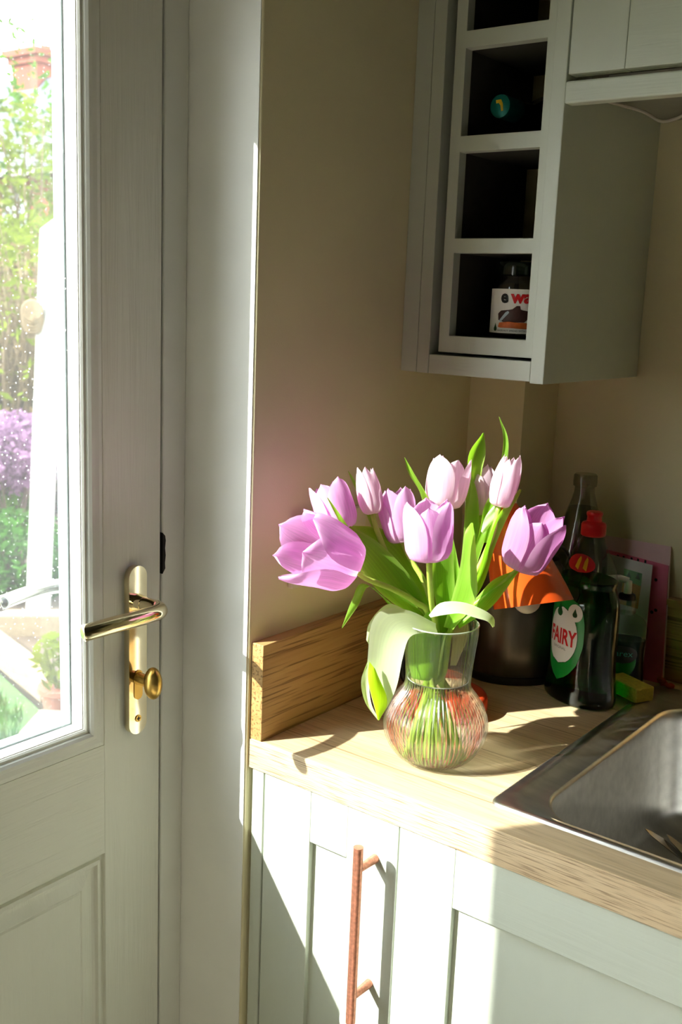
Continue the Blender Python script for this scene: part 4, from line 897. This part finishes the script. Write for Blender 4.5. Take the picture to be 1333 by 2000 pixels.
# ---------------------------------------------------------------- tall clear bottle at the wall
gc = Vector((0.1725, 0.5145, ZT))
gb = thing('glass_bottle', 'tall clear grey glass bottle with conical shoulders against the back wall', 'bottle', tuple(gc))
GP = [(.036, 0), (.0400, .003), (.0410, .01), (.0410, .150), (.0400, .170), (.0345, .195), (.0255, .225), (.0170, .252), (.0145, .262), (.0140, .270), (.0165, .2715), (.0170, .278), (.0165, .2865), (.0145, .2885)]
obj('bottle_wall', lathe(B(), GP, gc, 48, cap1=False), M['bottle_glass'], gb, smooth='auto', angle=50)
obj('liquid', lathe(B(), [(r - .002, h + .002) for r, h in GP if h < .24] + [(.0195, .240)], gc, 48), M['spirit'], gb, smooth='auto', angle=50)

# ---------------------------------------------------------------- hand soap pump bottle
pc = Vector((0.2560, 0.4990, ZT)); pv = Vector((0.906, 0.423, 0)).normalized(); pn = Vector((pv.y, -pv.x, 0))
pb = thing('soap_bottle', 'clear pump bottle of blue hand soap half hidden behind the green bottle', 'bottle', tuple(pc))
SP = [(.030, 0), (.0335, .003), (.0335, .012), (.0315, .045), (.0330, .075), (.0315, .087), (.0250, .097), (.0150, .103), (.0125, .106)]
SPs = [(v.x, v.y) for v in spline([Vector((r, h, 0)) for r, h in SP], 36)]
obj('liquid', lathe(B(), [(r - .0015, h + .001) for r, h in SPs if h < .072], pc, 48, pv, pn, sy=.6), M['blue_liquid'], pb, smooth='auto', angle=50)
obj('bottle_shell', lathe(B(), SPs, pc, 48, pv, pn, sy=.6), M['clear_plastic'], pb, smooth='auto', angle=60)
obj('collar', lathe(B(), [(.0128, .104), (.0140, .106), (.0140, .122), (.0130, .124)], pc, 28, pv, pn), M['jar_glass'], pb, smooth='auto')
pm = obj('pump_cap', lathe(B(), [(.0115, .1245), (.0120, .128), (.0110, .131), (.0045, .133)], pc, 28, pv, pn), M['black'], pb, smooth='auto')
bm = B(); cyl(bm, pc + Vector((0, 0, .132)), pc + Vector((0, 0, .150)), .0058, .0052, 20); tube(bm, [pc + Vector((0, 0, .150)), pc + pv * -.012 + Vector((0, 0, .153)), pc + pv * -.032 + Vector((0, 0, .150))], .0048, 14); obj('pump_spout', bm, M['label_white'], pm, smooth='auto')
def on_soap(off):
    def f(u, h):
        r = .0325 + off; a = radians(92) + u / .030
        return pc + pv * r * cos(a) + pn * r * .6 * sin(a) + Vector((0, 0, h))
    return f
sf = on_soap(.0016)
sl2 = obj('round_label', patch(B(), ell(0, .038, .019, .022), on_soap(.0012)), M['label_green'], pb, smooth=True, recalc=False, label='green round label with black oval')
obj('dark_oval', patch(B(), ell(0, .049, .0200, .0130), sf), M['label_black'], sl2, smooth=True, recalc=False)
sf2 = on_soap(.0021)
obj('lettering', lettering(B(), 'carex', .0120, lambda x, y: sf2(-x, .0465 + y)), M['label_teal'], sl2, recalc=False)

# ---------------------------------------------------------------- sponge, rag, cards
sx, sy_ = Vector((0.905, -0.425, 0)), Vector((0.425, 0.905, 0))
bm = obox(B(), (0.2880, 0.4555, ZT + .0138), sx, sy_, (0, 0, 1), (.031, .016, .0100)); obj('sponge', bm, M['sponge'], label='yellow sponge lying on the worktop by the sink rim', cat='sponge', loc=(0.288, 0.4555, ZT + .0038), bevel=0.0022)
bm = B(); pts = [(0.300 + .022 * t + .003 * sin(9 * t), 0.5345 - .008 * t + .003 * cos(11 * t), ZT + .0050 + .0015 * sin(7 * t)) for t in [i / 14 for i in range(15)]]
tube(bm, pts, lambda t: .0042 + .0012 * sin(17 * t), 9, sx=1.4); obj('cloth_scrap', bm, M['rust'], label='crumpled rust coloured cloth scrap at the foot of the pink card', cat='cloth', loc=(0.31, 0.532, ZT + .001), smooth=True)
def card(name, label, p00, p10, p01, th, mat, group='greeting cards leaning on the back wall'):
    """upright card from its lower left, lower right and upper left corners"""
    p00, p10, p01 = Vector(p00), Vector(p10), Vector(p01); u = p10 - p00; v = p01 - p00; n = u.cross(v).normalized()
    if n.y > 0: n = -n
    c = thing(name, label, 'card', tuple((p00 + p10) / 2), group)
    fn = lambda a, b, d: p00 + u * a + v * b + n * d
    return c, fn
c1_, cf = card('greeting_card', 'pink greeting card with pale top band leaning on the back wall', (0.196, 0.5385, ZT + .0006), (0.3060, 0.5385, ZT + .0006), (0.1740, 0.5745, 1.1015), .001, None)
obj('back_leaf', prism(B(), [(0, 0), (1, 0), (1, 1), (0, 1)], cf, -.0012, .0), M['pale_card'], c1_)
pl = obj('front_leaf', prism(B(), [(0, 0.0), (.985, 0.0), (.985, .86), (.4, .885), (0, .90)], cf, .0004, .0016), M['pink_card'], c1_, label='pink front leaf')
bm = B()
for k, a in enumerate((.28, .36, .47, .56, .66)): prism(bm, [(a, .845), (a + .028, .845), (a + .03, .868), (a + .004, .872)], cf, .0016, .0018)
for a, b in ((.83, .74), (.85, .52), (.80, .50)): prism(bm, ell(a, b, .022, .012, 10), cf, .0016, .0018)
obj('printed_mark', bm, M['label_black'], pl, kind='stuff')
c2_, cf2 = card('greeting_card', 'white greeting card with small house drawing in front of the pink card', (0.2030, 0.5240, ZT + .0006), (0.2790, 0.5240, ZT + .0006), (0.1905, 0.5570, 1.0795), .001, None)
wl = obj('front_leaf', prism(B(), [(0, 0), (1, 0), (1, .97), (0, 1.0)], cf2, -.0010, .0006), M['white_card'], c2_)
obj('printed_roof', prism(B(), [(.46, .80), (.82, .78), (.82, .885), (.46, .90)], cf2, .0006, .0008), M['card_green'], wl)
obj('printed_house', prism(B(), [(.44, .60), (.80, .59), (.82, .78), (.46, .80)], cf2, .0006, .0008), M['card_tan'], wl)
bm = B(); prism(bm, [(.57, .60), (.67, .598), (.67, .72), (.58, .73)], cf2, .0008, .0010)
for a in (.52, .70): prism(bm, [(a, .835), (a + .09, .83), (a + .045, .885)], cf2, .0008, .0010)
obj('printed_door', bm, M['label_darkgreen'], wl)

# ---------------------------------------------------------------- things in the rack
jc = Vector((0.1375, 0.3480, 1.3883))
jr = thing('jar', 'clear glass jar with white printed label in the lowest cubby', 'jar', tuple(jc))
obj('jar_wall', lathe(B(), [(.030, 0), (.0345, .002), (.0365, .006), (.0365, .062), (.034, .068), (.029, .074), (.0275, .078)], jc, 48, cap1=False), M['jar_glass'], jr, smooth='auto', angle=50)
obj('lid', lathe(B(), [(.0285, .0775), (.0300, .0782), (.0300, .0925), (.0290, .0940)], jc, 48), M['dark_glass'], jr, smooth='auto', angle=50)
def on_jar(off):
    def f(u, h):
        a = radians(-68) + u / .0365; r = .0365 + off
        return jc + Vector((r * cos(a), r * sin(a), h))
    return f
jl = obj('label', patch(B(), [(-.050, .006), (.058, .006), (.058, .0605), (-.050, .0605)], on_jar(.0004), 26), M['label_white'], jr, smooth=True, recalc=False, label='white printed label')
jf = on_jar(.0009)
obj('first_letter', lettering(B(), 'e', .0215, lambda x, y: jf(x - .0165, .0440 + y), 1.0, .0009), M['label_black'], jl, recalc=False)
obj('lettering', lettering(B(), 'wan', .0215, lambda x, y: jf(x + .0105, .0440 + y), 1.0, .0009), M['label_red'], jl, recalc=False, label='red letters')
obj('printed_spread', patch(B(), [(-.024, .022), (-.025, .030), (-.020, .034), (-.006, .035), (.0, .040), (.004, .040), (.005, .035), (.016, .034), (.017, .026), (.010, .020), (-.014, .019)], jf, 10), M['label_brown'], jl, recalc=False)
obj('printed_bread', patch(B(), [(-.024, .0135), (-.022, .0190), (-.008, .0205), (.004, .0195), (.014, .0195), (.025, .017), (.025, .0115), (-.020, .0125)], on_jar(.0012), 8), M['label_orange'], jl, recalc=False)
obj('printed_nut', patch(B(), ell(.0205, .019, .0055, .0070, 16), on_jar(.0014), 4), M['label_yellow'], jl, recalc=False)
obj('printed_blade', patch(B(), [(-.023, .0205), (-.020, .0195), (-.0085, .0315), (-.0105, .0335), (-.013, .0325)], on_jar(.0014), 4), M['label_blade'], jl, recalc=False)
obj('small_lettering', lettering(B(), 'HAZELNUT SPREAD WITH COCOA', .0031, lambda x, y: on_jar(.0012)(x, .0082 + y)), M['label_black'], jl, recalc=False)
bm = B()
for cx, h0 in ((-.0285, .012), (.0300, .016)): patch(bm, drop(cx, h0, .0034), on_jar(.0011), 4)
obj('printed_leaf', bm, M['label_darkgreen'], jl, recalc=False, kind='stuff')

wb = thing('wine_bottle', 'dark bottle lying in the upper cubby with round teal end facing out', 'bottle', (0.1060, 0.42, 1.6313))
wc_ = Vector((0.0935, 0.0, 1.6778)); ax_, az_ = Vector((1, 0, 0)), Vector((0, 0, 1))
wtilt = Vector((0, 1, -.03)).normalized()
obj('bottle_body', lathe(B(), [(.0125, 0), (.0135, .03), (.0150, .06), (.030, .095), (.0362, .115), (.0362, .215)], Vector((0.0935 + .012, 0.338, 1.6775 - .0095)), 36, ax_, az_, Vector((0, 1, 0))), M['dark_glass'], wb, smooth='auto', angle=50)
fc_ = obj('foil_cap', lathe(B(), [(.0105, .0), (.0136, .0015), (.0140, .004), (.0140, .040)], Vector((0.0935 + .012, 0.318, 1.6775 - .0095)), 32, ax_, az_, Vector((0, 1, 0))), M['teal'], wb, smooth='auto', angle=50, label='teal foil end with yellow mark')
bm = prism(B(), [(-.0050, .0070), (.0020, .0075), (.0045, .0030), (.0060, -.0060), (.0030, -.0065), (.0015, .0005), (-.0010, .0035), (-.0045, .0030)], lambda u, v, d: Vector((0.1055 + u, 0.3179 - d, 1.668 + v)), 0, .0004); obj('yellow_mark', bm, M['label_yellow'], fc_)

# cutlery in the sink
def knife(name, label, a, b, w, mat):
    a, b = Vector(a), Vector(b); t = (b - a).normalized(); s = t.cross(Vector((0, 0, 1))).normalized(); n = s.cross(t); ln = (b - a).length
    k = thing(name, label, 'cutlery', tuple(a), 'cutlery lying in the sink')
    fn = lambda u, v, d: a + t * u * ln + s * v + n * d
    obj('blade', prism(B(), [(0, 0), (.06, -.45 * w), (.2, -.9 * w), (.5, -w), (.5, w * .6), (.1, w * .5)], fn, -.0006, .0006), mat, k)
    obj('grip', prism(B(), [(.5, -.55 * w), (.97, -.8 * w), (1, 0), (.97, .8 * w), (.5, .55 * w)], fn, -.0022, .0022), mat, k, bevel=.001)
knife('table_knife', 'steel knife with dark reflection resting in the sink bowl', (0.3804, 0.3107, 0.805), (0.478, 0.3111, 0.7635), .0085, M['steel_polish'])
knife('table_knife', 'second steel knife lying beyond the first in the sink bowl', (0.4028, 0.3245, 0.8), (0.4962, 0.2913, 0.7635), .0080, M['steel_polish'])

# ---------------------------------------------------------------- outdoors
GZ = -0.15
obj('ground', box(B(), (-60, -30, -0.6), (-0.31, 60, GZ - .03)), M['soil'], kind='structure')
obj('lawn', prism(B(), [(-2.95, 1.62), (-2.33, 1.44), (-2.05, 1.18), (-2.05, -6), (-7, -6), (-7, 1.2)], lambda u, v, d: Vector((u, v, d)), GZ - .03, GZ + .0), M['lawn'], kind='structure')
random.seed(11)
bm = B()
for i in range(5200):
    x, y = random.uniform(-2.9, -2.06), random.uniform(.3, 1.5)
    if y > 1.36 - (x + 2.33) * .26 or (x > -2.33 and y > 1.34 - (x + 2.33) * .93): continue
    a = random.uniform(0, pi); h = random.uniform(.03, .07); w = .004; dx, dy = cos(a) * w, sin(a) * w; lx, ly = random.uniform(-.02, .02), random.uniform(-.02, .02)
    v = [bm.verts.new(p) for p in ((x - dx, y - dy, GZ), (x + dx, y + dy, GZ), (x + lx, y + ly, GZ + h))]; bm.faces.new(v)
obj('grass', bm, M['fol_grass'], kind='stuff', recalc=False, label='short bright green grass of the garden lawn', cat='grass')
def beam(name, label, a, b, w, h, mat, group):
    a, b = Vector(a), Vector(b); t = (b - a).normalized(); s = Vector((-t.y, t.x, 0)); c = (a + b) / 2
    bm = obox(B(), c + Vector((0, 0, h / 2)), t, s, (0, 0, 1), ((b - a).length / 2, w / 2, h / 2)); obj(name, bm, mat, label=label, cat='edging', group=group, loc=tuple(c), bevel=.008)
obj('soil_bed', prism(B(), [(-4.3, 1.95), (-2.97, 1.69), (-2.38, 1.52), (-1.8, 2.1), (-2.2, 2.9), (-3.0, 2.75), (-3.6, 2.2)], lambda u, v, d: Vector((u, v, d)), GZ - .03, GZ + .03), M['soil'], kind='structure')
beam('sleeper_edging', 'pale timber edging between lawn and soil bed', (-3.12, 1.73, GZ), (-2.42, 1.545, GZ), .10, .09, M['sleeper'], 'timber edging of the garden bed')
beam('sleeper_edging', 'short pale timber edging running down beside the flower pot', (-2.17, 1.36, GZ), (-2.05, 1.18, GZ), .10, .09, M['sleeper'], 'timber edging of the garden bed')
beam('sleeper_edging', 'pale timber edging at the back of the soil bed', (-3.36, 1.68, GZ), (-2.58, 2.46, GZ), .10, .13, M['sleeper'], 'timber edging of the garden bed')
obj('paving', prism(B(), [(-2.04, 1.17), (-2.04, -3), (-0.32, -3), (-0.32, 2.5), (-1.4, 2.5)], lambda u, v, d: Vector((u, v, d)), GZ - .03, GZ + .012), M['paving'], kind='structure')
# white post with a rope knot
ps = thing('garden_post', 'tall white painted timber post with slanted top in the garden', 'post', (-3.20, 2.05, GZ))
bm = prism(B(), [(-3.268, GZ), (-3.128, GZ), (-3.136, 1.755), (-3.276, 1.690)], lambda u, v, d: Vector((u, d + (v - GZ) * .07, v)), 2.03, 2.068); obj('board', bm, M['white_wood'], ps, bevel=.004)
bm = B()
kn = Vector((-3.262, 2.105, 1.30))
for k in range(5): lathe(bm, [(.045, -.006), (.052, 0), (.045, .006)], kn + Vector((.004 * k, -.004 * k, -.028 + .014 * k)), 16, (.8, .6, 0), (0, 0, 1), (-.6, .8, 0))
ball(bm, kn, .040, 2, (1, .7, 1.2)); obj('rope_knot', bm, M['twig'], ps, smooth='auto', label='weathered rope knot')
# pot plant
fp = thing('flower_pot', 'terracotta pot with a leafy lime plant beside the garden bed', 'plant', (-2.27, 1.47, GZ))
obj('pot', lathe(B(), [(.055, 0), (.075, .10), (.085, .105), (.085, .125), (.07, .125)], (-2.27, 1.47, GZ), 28), M['terracotta'], fp, smooth='auto')

def leaves(bm, c, rad, n, size, rnd, hole=0.0, flat=.6):
    """leaf blades scattered through an ellipsoid, denser at its surface"""
    c = Vector(c)
    for _ in range(n):
        d = Vector((rnd.gauss(0, 1), rnd.gauss(0, 1), rnd.gauss(0, 1))).normalized(); r = hole + (1 - hole) * rnd.random() ** .5
        p = c + Vector((d.x * rad[0], d.y * rad[1], d.z * rad[2])) * r
        a = Vector((rnd.gauss(0, 1), rnd.gauss(0, 1), rnd.gauss(0, flat))).normalized(); b = a.orthogonal().normalized(); b = (b + a.cross(b) * rnd.uniform(-2, 2)).normalized()
        s = size * rnd.uniform(.6, 1.3)
        v = [bm.verts.new(p + q) for q in (a * s, b * s * .42, -a * s, -b * s * .42)]; bm.faces.new(v)
def stems(bm, foot, c, rad, n, r, rnd):
    c = Vector(c); foot = Vector(foot)
    for _ in range(n):
        e = c + Vector((rnd.uniform(-1, 1) * rad[0], rnd.uniform(-1, 1) * rad[1], rnd.uniform(-.2, 1) * rad[2])) * .9
        f0 = foot + Vector((rnd.uniform(-.3, .3) * rad[0], rnd.uniform(-.3, .3) * rad[1], 0)); m = f0.lerp(e, .55) + Vector((rnd.uniform(-.1, .1), rnd.uniform(-.1, .1), 0)) * rad[2]
        tube(bm, spline([f0, m, e], 6), lambda t: r * (1 - .75 * t), 5)
def shrub(name, label, cat, c, rad, n, size, leafmat, stemn, stemr, stemmat, seed, group=None, extra=()):
    rnd = random.Random(seed); foot = (c[0], c[1], GZ); s = thing(name, label, cat, foot, group)
    bm = B(); leaves(bm, c, rad, n, size, rnd, .35); obj('foliage', bm, leafmat, s, recalc=False, kind='stuff')
    bm = B(); stems(bm, foot, c, rad, stemn, stemr, rnd); obj('stems', bm, stemmat, s, smooth=True, kind='stuff')
    for nm, mt, cc, rr, nn, sz in extra:
        bm = B(); leaves(bm, cc, rr, nn, sz, rnd, .2); obj(nm, bm, mt, s, recalc=False, kind='stuff')
    return s
rnd = random.Random(3)
bm = B(); leaves(bm, (-2.28, 1.48, .06), (.10, .10, .12), 120, .035, rnd, .2); stems(bm, (-2.27, 1.47, GZ + .1), (-2.28, 1.48, .06), (.1, .1, .1), 8, .005, rnd); obj('foliage', bm, M['fol_lime'], fp, recalc=False, kind='stuff')
shrub('green_shrub', 'low bright green leafy shrub behind the soil bed', 'shrub', (-3.75, 2.32, .06), (.40, .34, .24), 2300, .032, M['fol_grass'], 24, .008, M['bark'], 21)
shrub('reflection_shrub', 'purple shrub standing in for the tulips reflected in the pane', 'shrub', (-4.35, 2.72, .50), (.36, .34, .24), 2000, .034, M['fol_reflection'], 40, .010, M['bark'], 22, None, [('reflected_green', M['fol_green'], (-4.42, 2.74, .22), (.28, .26, .10), 220, .06)])  # added to imitate the tulips' reflection in the door glass
shrub('bare_hedge', 'tall bare brown twiggy hedge with some green sprouts', 'hedge', (-6.3, 4.2, .85), (.9, .75, .95), 2600, .035, M['fol_brown'], 260, .016, M['twig'], 23, None, [('green_sprouts', M['fol_lime'], (-6.0, 3.95, 1.05), (.8, .7, .8), 420, .05)])
shrub('dark_hedge', 'dark evergreen undergrowth beneath the purple reflection shrub', 'hedge', (-5.0, 3.22, .10), (.34, .32, .30), 1500, .045, M['fol_dark'], 20, .01, M['bark'], 24)
shrub('lime_bush', 'sunlit lime green bush growing beyond the hedge', 'shrub', (-9.6, 6.9, 1.55), (1.5, 1.4, .75), 2400, .075, M['fol_lime'], 40, .02, M['twig'], 25)
shrub('garden_tree', 'loose lime leaved tree in front of the brick house', 'tree', (-13.6, 9.7, 3.0), (1.9, 1.8, 1.35), 2300, .10, M['fol_lime'], 40, .035, M['twig'], 26, None, [('twig_leaves', M['fol_green'], (-13.4, 9.6, 4.2), (1.7, 1.6, 1.4), 380, .09)])
# neighbouring house
hs = thing('brick_house', 'brick house with slate roof and corbelled chimney beyond the garden', 'house', (-24, 16.5, GZ))
obj('wall', box(B(), (-34, 14.35, GZ), (-14, 19.6, 3.95)), M['brick'], hs)
obj('roof', prism(B(), [(13.95, 3.95), (13.95, 4.07), (16.1, 6.45), (20.0, 4.07), (20.0, 3.95)], lambda u, v, d: Vector((d, u, v)), -34.3, -13.7), M['slate'], hs)
obj('gutter', box(B(), (-34.3, 13.84, 3.86), (-13.7, 13.96, 3.98)), M['white_wood'], hs)
ch = obj('chimney', box(B(), (-22.62, 15.85, 5.6), (-21.62, 16.75, 6.78)), M['brick'], hs, label='red brick chimney stack')
obj('corbel', box(B(), (-22.70, 15.77, 6.78), (-21.54, 16.83, 6.94)), M['brick'], ch)
obj('corbel', box(B(), (-22.80, 15.67, 6.94), (-21.44, 16.93, 7.10)), M['brick'], ch)
obj('flashing', box(B(), (-22.66, 15.80, 5.72), (-21.58, 15.86, 5.95)), M['white_wood'], ch)
for x in (-22.4, -21.85): obj('chimney_pot', lathe(B(), [(.13, 0), (.11, .12), (.13, .14)], (x, 16.3, 7.10), 16), M['terracotta'], ch, smooth='auto')
for x0 in (-22.9, -20.95, -18.6):
    wn_ = obj('window', cells(B(), [x0, x0 + .08, x0 + .46, x0 + .54, x0 + .92, x0 + 1.0], [2.6, 2.68, 3.56, 3.64], {(1, 1), (3, 1)}, 14.28, 14.36, lambda u, v, w: (u, w, v)), M['white_wood'], hs)
    obj('pane', box(B(), (x0 + .08, 14.32, 2.68), (x0 + .92, 14.33, 3.56)), M['house_glass'], wn_)
